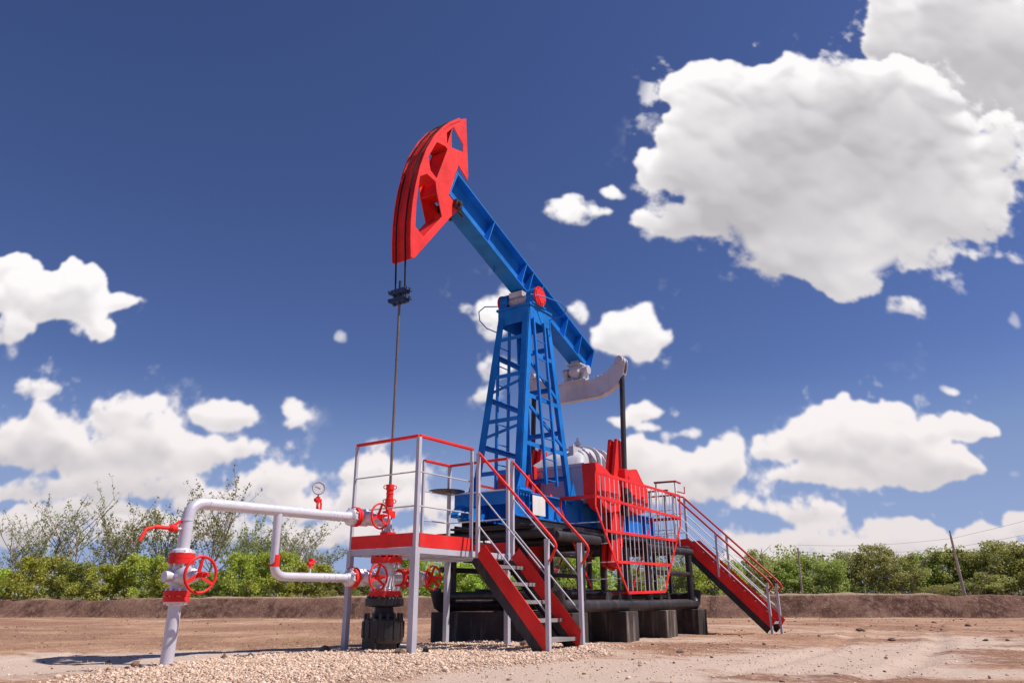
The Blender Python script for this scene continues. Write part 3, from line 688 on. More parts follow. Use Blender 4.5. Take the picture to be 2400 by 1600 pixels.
h2 = MB()
def web(a, c, wd=.024):    # cross plates between the two cheeks
    a3, c3 = V((a[0], 0, a[1])), V((c[0], 0, c[1])); d = (c3-a3).normalized(); h.bar(a3, c3, .255, .010, V((0, 1, 0)).cross(d))
web((.44, 5.42), (.64, 6.18)); web((.22, 4.69), (.56, 5.12)); web((.56, 5.12), (.74, 5.24)); web((.41, 5.59), (.24, 5.62)); web((.58, 6.21), (.40, 6.19)); web((.96, 6.33), (.62, 6.225)); web((.10, 4.40), (.70, 5.18))
web((.62, 6.22), (.74, 6.60)); web((.69, 5.53), (.86, 6.04)); web((.435, 5.43), (.70, 5.49))
head = h.build('horse_head', M['red'], pj, .0015)
h = MB(); ARC = OUT[:12]
for (x0, z0), (x1, z1) in zip(ARC[1:-1], ARC[2:]):        # curved front plate and its raised rims
    a3, c3 = V((x0+.012, 0, z0)), V((x1+.012, 0, z1)); d = (c3-a3).normalized(); n_ = V((0, 1, 0)).cross(d)
    h.bar(a3-d*.004, c3+d*.004, .30, .014, n_)
    for y in (-.147, .147): h.bar(a3+V((0, y, 0))+V((-.008, 0, .004)), c3+V((0, y, 0))+V((-.008, 0, .004)), .010, .040, n_)
h.build('arc_plate', M['red'], head)

# ---- hanger: bridle ropes, carrier bar, polished rod
for y in (-.075, .075):
    r_ = MB(); pts = [V((-.012+x_, y, z_)) for x_, z_ in [(p_[0]-.012, p_[1]) for p_ in ARC[1:-1]]]+[V((-.018, y, 4.34)), V((0, y, 3.93))]
    r_.tube(pts, .0105, 8); r_.build('bridle_rope', M['rope'], pj)
cb = MB()
for z in (3.905, 3.80):
    cb.box((-.045, -.145, z), (-.012, .145, z+.045)); cb.box((.012, -.145, z), (.045, .145, z+.045)); cb.box((-.05, -.11, z-.018), (.05, .11, z-.002))
    for y in (-.12, .12): cb.tube([(-.065, y, z+.022), (.065, y, z+.022)], .016, 8)
for y in (-.08, 0, .08): cb.tube([(0, y, 3.76), (0, y, 3.965 if y else 4.06)], .02, 10)
cb.build('carrier_bar', M['navy'], pj, .002)
r_ = MB(); r_.cyl((0, 0, 1.60), (0, 0, 3.95), .0155, 12); r_.build('polished_rod', M['steel'], pj)

# ---- equaliser (cross yoke) and its bearing
EX = 4.20
prof = [(-.90, 3.95), (-.885, 4.04), (-.83, 4.09), (-.77, 4.07), (-.72, 4.00), (-.62, 3.90), (-.50, 3.835), (-.36, 3.80), (.36, 3.80), (.50, 3.835), (.62, 3.90), (.72, 4.00), (.77, 4.07), (.83, 4.09), (.885, 4.04), (.90, 3.95),
        (.86, 3.80), (.75, 3.65), (.60, 3.55), (.42, 3.495), (-.42, 3.495), (-.60, 3.55), (-.75, 3.65), (-.86, 3.80)]
e = MB(); e.plate(prof, [], (EX-.055, 0, 0), (0, 1, 0), (0, 0, 1), .012); e.plate(prof, [], (EX+.050, 0, 0), (0, 1, 0), (0, 0, 1), .012)
n_ = len(prof)
for i in range(15, 24): 
    a, c_ = prof[i], prof[(i+1) % n_]
    if i == 23: continue
    e.bar((EX, a[0], a[1]), (EX, c_[0], c_[1]), .124, .012, (0, 0, 1))
for i in range(2, 13):
    a, c_ = prof[i], prof[i+1]; e.bar((EX, a[0], a[1]-.004), (EX, c_[0], c_[1]-.004), .11, .012, (0, 0, 1))
for sy in (-1, 1): e.cyl((EX-.10, sy*.815, 4.02), (EX+.10, sy*.815, 4.02), .062, 20)
for y in (-.46, -.40, .40, .46): e.tube([(EX-.03, y, 3.80), (EX-.03, y, 3.845)], .014, 6)
e.build('equaliser', M['white'], pj, .004)
e = MB(); ec = V((EX+.01, 0, 3.985))
e.lathe(ec+V((0, -.085, 0)), (0, 1, 0), [(0, .07), (.01, .115), (.05, .135), (.12, .135), (.16, .115), (.17, .07)], 24)
e.cyl(ec+V((0, -.20, 0)), ec+V((0, .20, 0)), .055, 16)
for sy in (-1, 1):
    e.plate([(-.10, -.19), (.10, -.19), (.05, .055), (-.05, .055)], [], ec+V((0, sy*.155-.02, 0)), (1, 0, 0), (0, 0, 1), -.045); e.cyl(ec+V((0, sy*.135, 0)), ec+V((0, sy*.225, 0)), .072, 18)
e.box((EX-.12, -.22, 3.785), (EX+.12, .22, 3.812)); e.box((EX-.10, -.13, 4.075), (EX+.12, .13, 4.10)); e.bar(ec+V((0, 0, .1)), ec+V((0.01, 0, .17)), .16, .14, (0, 1, 0))
e.bolts(ec, (0, 1, 0), .105, 8, .01, -.095, .095)
e.build('equaliser_bearing', M['white'], pj, .003)

# ---- pitman arms
for sy in (-1, 1):
    e = MB(); e.cyl((EX, sy*.815, 3.98), (4.075, sy*.815, 1.95), .040, 14); e.box((EX-.045, sy*.77, 3.86), (EX+.045, sy*.86, 4.00))
    pa = e.build('pitman_arm', M['black'], pj)
    e = MB(); e.box((3.985, sy*.765, 1.82), (4.155, sy*.865, 2.02)); e.cyl((4.07, sy*.70, 1.885), (4.07, sy*.90, 1.885), .085, 20); e.bar((4.07, sy*.815, 1.62), (4.07, sy*.815, 1.84), .07, .10, (1, 0, 0)); e.build('wrist_pin_bearing', M['oily'], pa, .004)

# ---- cranks with their counterweights
for sy in (-1, 1):
    y0, y1 = sy*.60, sy*.745
    c_ = MB(); cb_, ct = V((3.81, 0, .89)), V((4.12, 0, 2.76))
    d = (ct-cb_).normalized(); sd_ = V((0, 1, 0)).cross(d).normalized()
    for yy in (sy*.625, sy*.730):    # two ribs with a channel between
        c_.plate([(-.17, 0), (.17, 0), (.18, 1.25), (.12, 1.884), (-.09, 1.884), (-.16, 1.25)], [], cb_+V((0, yy+.025, 0)), sd_, d, .050)
    c_.bar(cb_+V((0, sy*.6775, 0)), ct+V((0, sy*.6775, 0))-d*.03, .07, .056, (0, 1, 0))
    c_.cyl((3.97, sy*.50, 2.05), (3.97, sy*.775, 2.05), .14, 24)
    for k in range(8): c_.tube([cb_+d*(.15+k*.21)+V((0, sy*.74, 0))+sd_*.11, cb_+d*(.15+k*.21)+V((0, sy*.765, 0))+sd_*.11], .016, 6)
    crank = c_.build('crank', M['red_dull'] if False else M['red'], pj, .006)
    wl = [(3.11, 2.265), (3.34, 2.245), (3.50, 2.18), (3.68, 2.11), (3.84, 2.04), (3.86, 1.80), (3.78, 1.66), (3.52, 1.62), (3.30, 1.68), (3.14, 1.86)]
    wr = [(4.02, 2.30), (4.20, 2.30), (4.37, 2.34), (4.45, 2.34), (4.62, 2.18), (4.78, 2.07), (4.79, 1.84), (4.62, 1.71), (4.38, 1.66), (4.12, 1.70), (4.00, 1.86)]
    for pl_, o_, o2 in ((wl, -.0, .22), (wr, .0, .20)):
        c_ = MB(); yy = sy*.86 if sy > 0 else sy*.86+.22
        c_.plate(pl_, [], (0, max(sy*.86, sy*.64), 0), (1, 0, 0), (0, 0, 1), .22)
        cx_ = sum(p_[0] for p_ in pl_)/len(pl_); cz_ = sum(p_[1] for p_ in pl_)/len(pl_)
        c_.plate([(cx_+(p_[0]-cx_)*.72, cz_+(p_[1]-cz_)*.66) for p_ in pl_], [], (0, sy*.86+.012, 0), (1, 0, 0), (0, 0, 1), .024)
        for dx in (-.14, .14): c_.tube([(cx_+dx, sy*.85, cz_-.1), (cx_+dx, sy*.90, cz_-.1)], .024, 8)
        c_.build('counterweight', M['red'], crank, .012)

for sy in (-1, 1):
    c_ = MB(); c_.plate([(4.05, 2.10), (4.06, 2.64), (4.18, 2.66), (4.24, 2.56), (4.31, 2.42), (4.33, 2.20)], [], (0, max(sy*.74, sy*.60), 0), (1, 0, 0), (0, 0, 1), .14)
    c_.build('weight_rib', M['red'], [o_ for o_ in pj.children if o_.name.startswith('crank')][0 if sy < 0 else 1], .01)

# ---- gearbox and brake
gb = MB()
gb.box((3.48, -.47, 1.80), (4.95, .47, 2.30)); gb.box((3.44, -.50, 2.29), (5.0, .50, 2.345)); gb.box((3.42, -.50, 1.775), (5.0, .50, 1.81))
gb.cyl((3.97, -.53, 2.05), (3.97, .53, 2.05), .22, 28)
for x in (3.7, 4.2, 4.7):
    for sy in (-1, 1): gb.box((x, sy*.47, 1.80), (x+.03, sy*.50, 2.28))
for y in (-.25, .22): gb.box((3.455, y, 1.81), (3.48, y+.03, 2.28))
gbo = gb.build('gearbox', M['grey'], pj, .008)
gc = MB(); cov = [(3.47, 2.346), (3.53, 2.46), (3.68, 2.58), (3.90, 2.67), (4.15, 2.72), (4.45, 2.735), (4.60, 2.72), (4.74, 2.63), (4.88, 2.48), (4.96, 2.38), (4.97, 2.346)]
vs, fs, sm = [], [], []; NT = 18
for x_, z_ in cov:
    h_ = z_-2.346; w_ = .30+.15*min(1, max(0, (2.75-z_)/.3))
    for k in range(NT+1):
        t_ = math.pi*k/NT; c__ = math.cos(t_); vs.append((x_, w_*math.copysign(abs(c__)**.75, c__), 2.346+h_*math.sin(t_)**.62 if 0 < k < NT else 2.346))
for i in range(len(cov)-1):
    for k in range(NT): fs.append((i*(NT+1)+k, i*(NT+1)+k+1, (i+1)*(NT+1)+k+1, (i+1)*(NT+1)+k))
gc.add(vs, fs, True)
gcv = gc.build('gearbox_cover', M['white'], gbo)
gc = MB()
for x0, x1, zt in ((3.74, 3.78, 2.63), (4.22, 4.27, 2.75), (4.52, 4.58, 2.76)):
    hh_ = zt-2.33; pr_ = [(math.cos(math.pi*k/14)*.37, 2.346+hh_*math.sin(math.pi*k/14)**.55) for k in range(15)]
    gc.plate(pr_, [], (x0, 0, 0), (0, 1, 0), (0, 0, 1), x1-x0)
for x in (4.0, 4.40, 4.70):
    for sy in (-1, 1): gc.plate([(.30, 2.346), (.47, 2.346), (.30, 2.62 if x < 4.6 else 2.52)], [], (x, 0, 0), (0, sy, 0), (0, 0, 1), .02)
gc.build('cover_ribs', M['white'], gbo, .004)
gc = MB()
gc.box((3.86, -.21, 2.62), (4.04, -.03, 2.68)); gc.box((3.60, -.24, 2.46), (3.95, -.16, 2.64))
gc.tube([(3.95, -.12, 2.66), (3.95, -.12, 2.77)], .032, 10); gc.tube([(3.88, -.12, 2.74), (4.02, -.12, 2.74)], .024, 8); gc.tube([(3.95, -.12, 2.77), (3.95, -.12, 2.83)], .018, 8)
gc.tube([(3.66, -.20, 2.52), (3.66, -.20, 2.68)], .016, 8)
gc.build('cover_fittings', M['white'], gbo)
br = MB(); br.cyl((3.30, .28, 2.05), (3.30, .44, 2.05), .19, 28); br.tube([(3.30, .30, 1.86), (3.28, .20, 1.82), (3.26, .12, 1.87), (3.24, .02, 1.84), (3.24, -.06, 1.88)], .03, 8); br.box((3.26, .24, 2.12), (3.34, .48, 2.34)); br.build('brake_drum', M['red'], gbo, .006)
br = MB(); br.cyl((5.35, -.24, 1.98), (5.35, .24, 1.98), .18, 24); br.box((5.20, -.25, 1.775), (5.50, .25, 1.84)); br.build('motor', M['grey'], pj, .006)
sv = MB(); sv.cyl((3.18, .52, 2.10), (3.18, .78, 2.10), .0, 8) if False else None

# ---- crank guard cages, near and far side
def cage(sy):
    y = sy*1.00
    g_ = thing('guard_cage', (4.25, sy*.9, .57), ('red guard cage with upright bars around the near crank, right of the steps' if sy < 0 else 'dull red guard rail with thin bars behind the blue tower'), 'safety cage')
    e = MB(); s_ = .030
    TL, TR, A2, B2, AB, BB = (2.83, 2.08), (5.71, 2.07), (2.81, 1.76), (5.665, 1.71), (2.80, 1.627), (5.65, 1.598)
    A3, B3, A4, B4, AL, BL = (3.017, 1.336), (5.466, 1.348), (3.32, .951), (5.15, .973), (3.637, .563), (4.86, .588)
    P3 = lambda p, yy=y: V((p[0], yy, p[1]))
    def fb(p, q, w_=.032): e.bar(P3(p), P3(q), .012, w_, (q[1]-p[1], 0, -(q[0]-p[0])) if False else (0, 0, 1) if abs(q[1]-p[1]) < abs(q[0]-p[0]) else (1, 0, 0))
    left = [TL, A2, AB, A3, A4, AL]; right = [TR, B2, BB, B3, B4, BL]
    for ch in (left, right):
        for p, q in zip(ch[:-1], ch[1:]): fb(p, q)
    for p, q in ((TL, TR), (A2, B2), (A3, B3), (A4, B4), (AL, BL)): fb(p, q, .036)
    yi = sy*.47
    for ch in (left[1:], right[1:]):
        e.bar(P3(ch[0]), P3(ch[0], yi), .03, .045)
        for p, q in zip(ch[:-1], ch[1:]): e.bar(P3(p, yi), P3(q, yi), .012, .03, (1, 0, 0))
        e.bar(P3(ch[-1]), P3(ch[-1], yi), .012, .03)
    e.bar(P3(AL, yi), P3(BL, yi), .012, .03)
    e.build('cage_frame', M['red'] if sy < 0 else M['red_dull'], g_)
    bz = MB()
    def zlow(x):
        if x < 3.637: 
            pts = [(2.80, 1.627), (3.017, 1.336), (3.32, .951), (3.637, .563)]
        elif x > 4.86: pts = [(4.86, .588), (5.15, .973), (5.466, 1.348), (5.65, 1.598), (5.71, 2.0)]
        else: return .57
        for (xa, za), (xb, zb_) in zip(pts[:-1], pts[1:]):
            if xa <= x <= xb: return za+(zb_-za)*(x-xa)/(xb-xa)
        return 1.62
    n_b = 21
    for k in range(1, n_b):
        x = 2.83+(5.71-2.83)*k/n_b; bz.tube([(x, y-sy*.008, zlow(x)+.0), (x, y-sy*.008, 2.075)], 0.0066 if sy < 0 else .0045, 6)
    for ch in (left, right):
        for z_ in (1.44, 1.18, .95, .74):
            for p, q in zip(ch[2:-1], ch[3:]):
                lo_, hi_ = min(p[1], q[1]), max(p[1], q[1])
                if lo_ < z_ <= hi_: 
                    t_ = (z_-p[1])/(q[1]-p[1]); x = p[0]+(q[0]-p[0])*t_; bz.tube([(x, y, z_), (x, yi, z_)], .0060, 6)
    bz.build('cage_bars', M['bar'], g_)
cage(-1); cage(1)

# ================================================================ pipe support frame under the pump jack
sk = thing('pipe_support_frame', (4.0, 0, .4), 'black welded pipe frame carrying the pump jack on its blocks', 'support frame')
def pipe(name, pts, r, parent=sk, mat='black', n=14):
    e = MB(); e.tube(pts, r, n); return e.build(name, M[mat], parent)
for sy in (-1, 1):
    y = sy*.92
    e = MB(); e.tube([(2.0, y, .405), (6.22, y, .405)], .072, 16)
    for x, s_ in ((2.0, -1), (6.22, 1)):      # mitred, turned-up ends
        e.tube([(x-s_*.06, y, .39), (x+s_*.02, y, .42), (x+s_*.10, y, .60)], .074, 14)
    e.build('skid_pipe', M['black'], sk)
    for a_, b_ in (((1.9, 2.98), (4.42, 6.20)) if sy < 0 else ((1.9, 6.20),)): pipe('top_pipe', [(a_, y, 1.205), (b_, y, 1.205)], .058)
    for x in ((2.5, 3.78, 4.47, 6.07) if sy < 0 else (2.25, 4.5, 6.07)): pipe('post', [(x, y, .46), (x, y, 1.16)], .052)
    for x in (3.3, 4.0): pipe('inner_post', [(x, sy*.45, .56), (x, sy*.45, 1.30)], .048)
    pipe('rail_pipe', [(4.47 if sy < 0 else 2.0, y, .86), (6.07, y, .86)], .036)
    if sy > 0: pipe('rail_pipe', [(2.5, y, 1.00), (4.4, y, 1.00)], .036)
    for yy, x0, x1, z in ((sy*.50, 2.25, 6.0, .56), ): 
        e = MB(); e.tube([(x0, yy, z), (x1, yy, z)], .055, 14)
        for x in (3.2, 3.55, 4.9, 5.2): e.plate([(-.06, 0), (.06, 0), (.02, .10), (-.02, .10)], [], (x, sy*.90, .475), (1, 0, 0), (0, 0, 1), .012)
        e.build('lower_pipe', M['black'], sk)
for x in (1.92, 3.2, 4.5, 6.1): 
    pipe('cross_pipe', [(x, -.93, 1.25), (x, .93, 1.25)], .062)
    pipe('cross_pipe', [(x+.10, -.9, .53), (x+.10, .9, .53)], .050)
e = MB(); e.box((1.80, -.62, 1.33), (5.95, .62, 1.355)); 
for sy in (-1, 1): e.ibeam((1.80, sy*.42, 1.402), (5.95, sy*.42, 1.402), .09, .14, .012, .012)
e.bar((1.9, .62, 1.35), (5.9, .62, 1.35), .02, .09); e.bar((1.9, -.62, 1.35), (5.9, -.62, 1.35), .02, .09)
for x in (2.4, 3.6, 4.8): e.box((x, -.85, 1.262), (x+.10, .85, 1.328))
e.tube([(2.0, -.70, 1.30), (5.6, -.70, 1.30)], .035, 10)
e.build('drip_tray', M['black'], sk)

# concrete beams
lab = ['dark bitumen coated concrete beam nearest the well, long side behind the steps', 'second dark concrete beam from the well under the pipe frame', 'third dark concrete beam from the well under the pipe frame', 'last dark concrete beam, at the gearbox end of the pipe frame']
for i, x in enumerate((2.0, 3.39, 4.70, 5.92)):
    e = MB(); e.box((x, -1.07, -.25), (x+.37, 1.07, .331)); o = e.build('concrete_beam', M['concrete'], None, .010)
    tag(o, lab[i], 'concrete beam', 'concrete beams under the pump jack')

# ================================================================ well head (Christmas tree)
def flange(e, c, axis, r, t, nb=8, gap=.004):
    c, d = V(c), V(axis).normalized(); e.cyl(c-d*(t+gap), c-d*gap, r, 28); e.cyl(c+d*gap, c+d*(t+gap), r, 28)
def fl_bolts(e, c, axis, r, t, nb=8, br=.010, ex=.022): e.bolts(c, axis, r*.82, nb, br, -(t+ex), t+ex)
def handwheel(parent, c, axis, R, mat='red', stem_to=None, nsp=3, rot=.5):
    e = MB(); c, d = V(c), V(axis).normalized(); e.torus(c, d, R, R*.085, 40, 10)
    x = d.cross(V((0, 0, 1))).normalized(); y = d.cross(x)
    for k in range(nsp):
        t_ = rot+2*math.pi*k/nsp; p = c+(x*math.cos(t_)+y*math.sin(t_))*R; e.bar(c-d*.03, p, .028, .012, d, .02, .012)
    e.cyl(c-d*.055, c+d*.05, R*.17, 16); e.cyl(c+d*.02, c+d*.10, R*.10, 12)
    return e.build('hand_wheel', M[mat], parent)
wh = thing('well_head', (0, 0, 0), 'well head valve tree, black flanged base and red stuffing box under the rod', 'well head')
e = MB()
e.lathe((0, 0, -.05), (0, 0, 1), [(0, .15), (.12, .15), (.12, .188), (.14, .204), (.235, .208), (.335, .204), (.355, .186), (.355, .14), (.37, .118), (.42, .10), (.46, .092), (.46, .12), (.465, .165), (.475, .196), (.54, .196), (.555, .18), (.555, .11)], 40, False)
e.bolts((0, 0, 0), (0, 0, 1), .186, 16, .016, .09, .352); e.bolts((0, 0, 0), (0, 0, 1), .170, 14, .013, .44, .520)
for k in range(14):
    t_ = 2*math.pi*k/14; e.bar((math.cos(t_)*.206, math.sin(t_)*.206, .12), (math.cos(t_)*.206, math.sin(t_)*.206, .275), .028, .02, (math.cos(t_), math.sin(t_), 0))
e.box((-.20, -.09, -.05), (-.11, .09, .11)); e.tube([(.13, -.08, .03), (.26, -.14, .02)], .045, 12)
e.build('casing_head', M['oily'], wh, .003)
e = MB(); e.cyl((0, 0, .510), (0, 0, .565), .166, 36); e.build('tubing_flange', M['red'], wh, .003)
e = MB(); e.bolts((0, 0, 0), (0, 0, 1), .142, 14, .013, .50, .610)
e.lathe((0, 0, .565), (0, 0, 1), [(0, .115), (.03, .10), (.08, .090), (.23, .090), (.255, .115), (.275, .115)], 28)
e.bolts((0, 0, 0), (0, 0, 1), .145, 14, .012, .79, .82)
e.cyl((-.50, 0, .685), (.62, 0, .70), .062, 24)
e.build('tree_body', M['silver'], wh, .002)
for z in (.84, .912):
    e = MB(); e.cyl((0, 0, z), (0, 0, z+.058), .163, 36); e.build('bonnet_flange', M['red'], wh, .003)
e = MB(); e.cyl((0, 0, 1.10), (0, 0, 1.155), .082, 28); e.build('bonnet_flange', M['red'], wh, .003)
e = MB(); e.bolts((0, 0, 0), (0, 0, 1), .138, 12, .012, .82, .99); e.cyl((0, 0, .97), (0, 0, 1.10), .062, 24); e.lathe((0, 0, 1.155), (0, 0, 1), [(0, .066), (.02, .045), (.14, .034), (.16, .040)], 20)
e.bolts((0, 0, 0), (0, 0, 1), .064, 8, .010, 1.155, 1.195); e.build('upper_spool', M['silver'], wh)
e = MB(); e.box((-.050, -.048, 1.305), (.050, .048, 1.375)); e.cyl((0, 0, 1.29), (0, 0, 1.655), .037, 20); e.cyl((0, 0, 1.43), (0, 0, 1.50), .046, 20); e.cyl((0, 0, 1.60), (0, 0, 1.655), .044, 20)
for z in (1.48, 1.63):
    for k in (-1, 1): e.torus((k*.036, -k*.036, z), (.7, .7, .0), .018, .006, 16, 6)
for z in (1.375, 1.42, 1.505, 1.56): e.torus((0, 0, z), (0, 0, 1), .037, .006, 20, 6)
e.build('stuffing_box', M['red'], wh, .003)
# side valves: near (x<0) upper and lower, far (x>0) lower
def side_valve(x0, x1, xf, z, wheel_x, R=.122, sgn=-1):
    e = MB(); e.cyl((x0, 0, z), (x1, 0, z), .072, 24); e.cyl((min(x0, x1)+.02, 0, z), (min(x0, x1)+.09, 0, z), .085, 24)
    e.lathe((wheel_x, .02, z), (0, -1, 0), [(0, .085), (.07, .085), (.09, .06), (.15, .05), (.16, .035), (.20, .03)], 20); e.cyl((wheel_x, 0, z), (wheel_x, .13, z), .055, 18)
    v = e.build('valve_body', M['silver'], wh, .003)
    for q_ in (-.016, .016):
        e = MB(); e.cyl((xf+q_-.0125, 0, z), (xf+q_+.0125, 0, z), .098, 28); e.build('valve_flange', M['red'], v, .002)
    e = MB(); e.bolts((xf, 0, z), (1, 0, 0), .080, 8, .013, -.060, .060); e.build('flange_bolts', M['zinc'], v)
    handwheel(v, (wheel_x, -.25, z), (0, -1, 0), R, rot=.35)
side_valve(-.42, -.04, -.49, 1.275, -.385); side_valve(-.42, -.06, -.47, .69, -.365); side_valve(.32, .60, .30, .70, .465)
for a_, r_2 in ((.62, .085), (.20, .09)):
    e = MB(); e.cyl((a_, 0, .70), (a_+.038, 0, .70), r_2, 20); e.build('end_flange', M['red'], wh)
e = MB(); e.cyl((-.10, 0, 1.265), (-.07, 0, 1.265), .06, 16); e.cyl((-.07, 0, 1.265), (0, 0, 1.25), .04, 14); e.build('branch_pipe', M['silver'], wh)

# ================================================================ flow line
fl = thing('flow_line', (-2.34, 0, 0), 'silver painted flow pipe rising from the gravel and bending towards the well head', 'pipeline')
RX = -2.335
e = MB(); r_ = .049
e.tube([(RX-.01, 0, -.15), (RX, 0, .50)], r_, 20)
e.tube([(RX, 0, .84), (RX+.003, 0, 1.08)]+arc_pts((RX+.004, 0, 1.09), (RX+.006, 0, 1.238), (RX+.155, 0, 1.238), 8)+[(-.80, 0, 1.262), (-.54, 0, 1.266)], r_, 20)
for x in (-.80, -.76, -.70): e.torus((x, 0, 1.262), (1, 0, 0), .047, .006, 20, 6)
e.cyl((RX, 0, 1.085), (RX, 0, 1.095), r_+.003, 20); e.cyl((-2.17, 0, 1.238), (-2.16, 0, 1.238), r_+.003, 20)
e.lathe((-.60, 0, 1.266), (1, 0, 0), [(0, .05), (.02, .06), (.04, .085), (.075, .085)], 20)
fm = e.build('main_pipe', M['silver'], fl)
e = MB(); e.tube([(-1.44, 0, 1.23), (-1.43, 0, .80)]+arc_pts((-1.43, 0, .80), (-1.428, 0, .678), (-1.30, 0, .678), 8)+[(-.54, 0, .682)], .040, 18)
for x in (-.86, -.80, -.72): e.torus((x, 0, .68), (1, 0, 0), .039, .006, 18, 6)
e.lathe((-.56, 0, .682), (1, 0, 0), [(0, .045), (.02, .055), (.04, .08), (.065, .08)], 20)
e.build('branch_pipe', M['silver'], fl)
e = MB(); e.cyl((-1.4255, 0, .762), (-1.4275, 0, .862), .0425, 24); e.build('red_band', M['red'], fl)
e = MB(); e.lathe((RX, 0, .44), (0, 0, 1), [(0, .06), (.02, .085), (.05, .092)], 24); e.cyl((RX, 0, .55), (RX, 0, .84), .058, 24); e.lathe((RX, .10, .66), (0, -1, 0), [(0, .07), (.20, .075), (.24, .06), (.30, .052), (.31, .035), (.36, .03)], 22)
e.cyl((RX-.13, 0, .655), (RX, 0, .655), .042, 18); e.lathe((RX, 0, .835), (0, 0, 1), [(0, .092), (.02, .085), (.035, .055)], 24)
gv = e.build('gate_valve', M['silver'], fl, .002)
for z in (.487, .530, .772, .812):
    e = MB(); e.cyl((RX, 0, z-.019), (RX, 0, z+.019), .098, 32); e.build('valve_flange', M['red'], gv, .002)
for z in (.508, .792):
    e = MB(); e.bolts((RX, 0, z), (0, 0, 1), .080, 8, .012, -.062, .062); e.build('flange_bolts', M['zinc'], gv)
handwheel(gv, (RX, -.28, .665), (0, -1, 0), .134, rot=.5)
e = MB(); e.cyl((RX, 0, 1.02), (RX-.09, 0, 1.02), .012, 10); e.build('nipple', M['silver'], fl)
e = MB(); e.lathe((RX-.08, 0, 1.02), (-1, 0, 0), [(0, .022), (.01, .03), (.05, .034), (.065, .022), (.07, .016), (.19, .014)], 14); e.tube([(RX-.27, 0, 1.018), (RX-.33, 0, 1.0), (RX-.37, -.0, .91)], .013, 10)
e.bar((RX-.11, 0, 1.045), (RX-.06, 0, 1.075), .02, .008, (0, 1, 0)); e.bar((RX-.06, 0, 1.075), (RX+.01, -.03, 1.078), .02, .008, (0, 1, 0)); e.build('drain_cock', M['red'], fl)
e = MB(); e.cyl((-1.015, 0, .71), (-1.015, 0, .765), .011, 10); e.build('nipple', M['silver'], fl)
e = MB(); e.cyl((-1.015, 0, .765), (-1.015, 0, .835), .016, 12); e.cyl((-1.045, 0, .80), (-.985, 0, .80), .018, 12); e.bar((-1.015, 0, .835), (-.97, -.02, .815), .02, .008, (0, 1, 0)); e.cyl((-1.015, 0, .835), (-1.015, 0, .85), .022, 12); e.build('bleed_valve', M['red'], fl)
# pressure gauge
GXc = -.99; e = MB(); e.cyl((GXc, 0, 1.29), (GXc, 0, 1.425), .012, 10); e.cyl((GXc-.035, 0, 1.39), (GXc+.035, 0, 1.39), .019, 12); e.cyl((GXc, 0, 1.365), (GXc, 0, 1.42), .022, 14); e.bar((GXc+.03, -.015, 1.37), (GXc+.025, -.02, 1.27), .02, .008, (0, 1, 0)); e.bar((GXc-.02, -.015, 1.37), (GXc+.015, -.02, 1.265), .012, .006, (0, 1, 0)); e.build('gauge_cock', M['red'], fl)
gdir = V((-.62, -.78, 0)).normalized(); gcn = V((GXc, 0, 1.505))
e = MB(); e.cyl(gcn-gdir*.022, gcn+gdir*.020, .062, 36); e.torus(gcn+gdir*.020, gdir, .058, .006, 36, 8); e.cyl((GXc, 0, 1.42), (GXc, 0, 1.46), .008, 8); gau = e.build('pressure_gauge', M['grey'], fl)
e = MB(); e.cyl(gcn+gdir*.020, gcn+gdir*.0215, .053, 36); e.build('gauge_dial', M['dial'], gau)
e = MB(); gx_ = gdir.cross(V((0, 0, 1))).normalized(); p = gcn+gdir*.0235; e.bar(p-gx_*.016-V((0, 0, .008)), p+gx_*.034+V((0, 0, .014)), .004, .001, gdir)
for k in range(11):
    t_ = R_(-45+27*k); o_ = gx_*math.cos(t_)+V((0, 0, 1))*math.sin(t_); e.bar(gcn+gdir*.0222+o_*.042, gcn+gdir*.0222+o_*.050, .0022, .0008, gdir)
e.build('gauge_needle', M['black'], gau)

# ================================================================ work platform at the well
wp = thing('work_platform', (.6, -.13, .97), 'grey steel work platform with red skirting, handrails and steps round the well head', 'platform')
X0, X1, Y0, Y1, ZP = -.21, 1.40, -.58, .32, .974
e = MB(); hf = .062
for a_, c_ in (((X0, Y0), (.69, Y0)), ((X0, Y1), (X1, Y1)), ((X0, Y0), (X0, Y1)), ((X1, Y0), (X1, Y1)), ((.69, Y0), (.69, Y1)), ((.69, Y0), (X1, Y0))):
    e.bar((a_[0], a_[1], ZP-hf/2), (c_[0], c_[1], ZP-hf/2), .04, hf)
e.build('deck_frame', M['grey'], wp, .002)
e = MB(); x = X0+.04
while x < X1-.03: e.box((x, Y0+.022, ZP-.055), (x+.006, Y1-.022, ZP-.004)); x += .036
for y in (-.4, -.2, 0.15): e.box((X0+.02, y, ZP-.058), (X1-.02, y+.006, ZP-.001))
e.build('deck_grating', M['grey'], wp)
hs_ = .135
def skirt(a, b):
    e = MB(); e.box(a, b); e.build('skirting', M['red'], wp)
e = type('S', (), {'box': staticmethod(skirt)})
e.box((X0-.024, Y0+.02, ZP+.002), (X0-.016, Y1-.02, ZP+hs_)); e.box((X0+.03, Y0-.024, ZP+.002), (.665, Y0-.016, ZP+hs_)); e.box((X1+.010, Y0+.02, ZP+.002), (X1+.018, Y1-.02, ZP+hs_)); e.box((.86, Y1+.016, ZP+.002), (X1-.02, Y1+.024, ZP+hs_))
e.box((.655, Y0-.03, ZP+.002), (.665, Y0+.02, ZP+hs_))
for (x, y, w_) in ((X0, Y0, .068), (X0, Y1, .055), (X1-.02, Y0, .055), (X1, Y1, .055)):
    e = MB(); e.bar((x, y, -.10), (x, y, ZP-.002), w_, w_, (1, 0, 0)); e.build('leg', M['grey'], wp, .002)
HR = 1.10
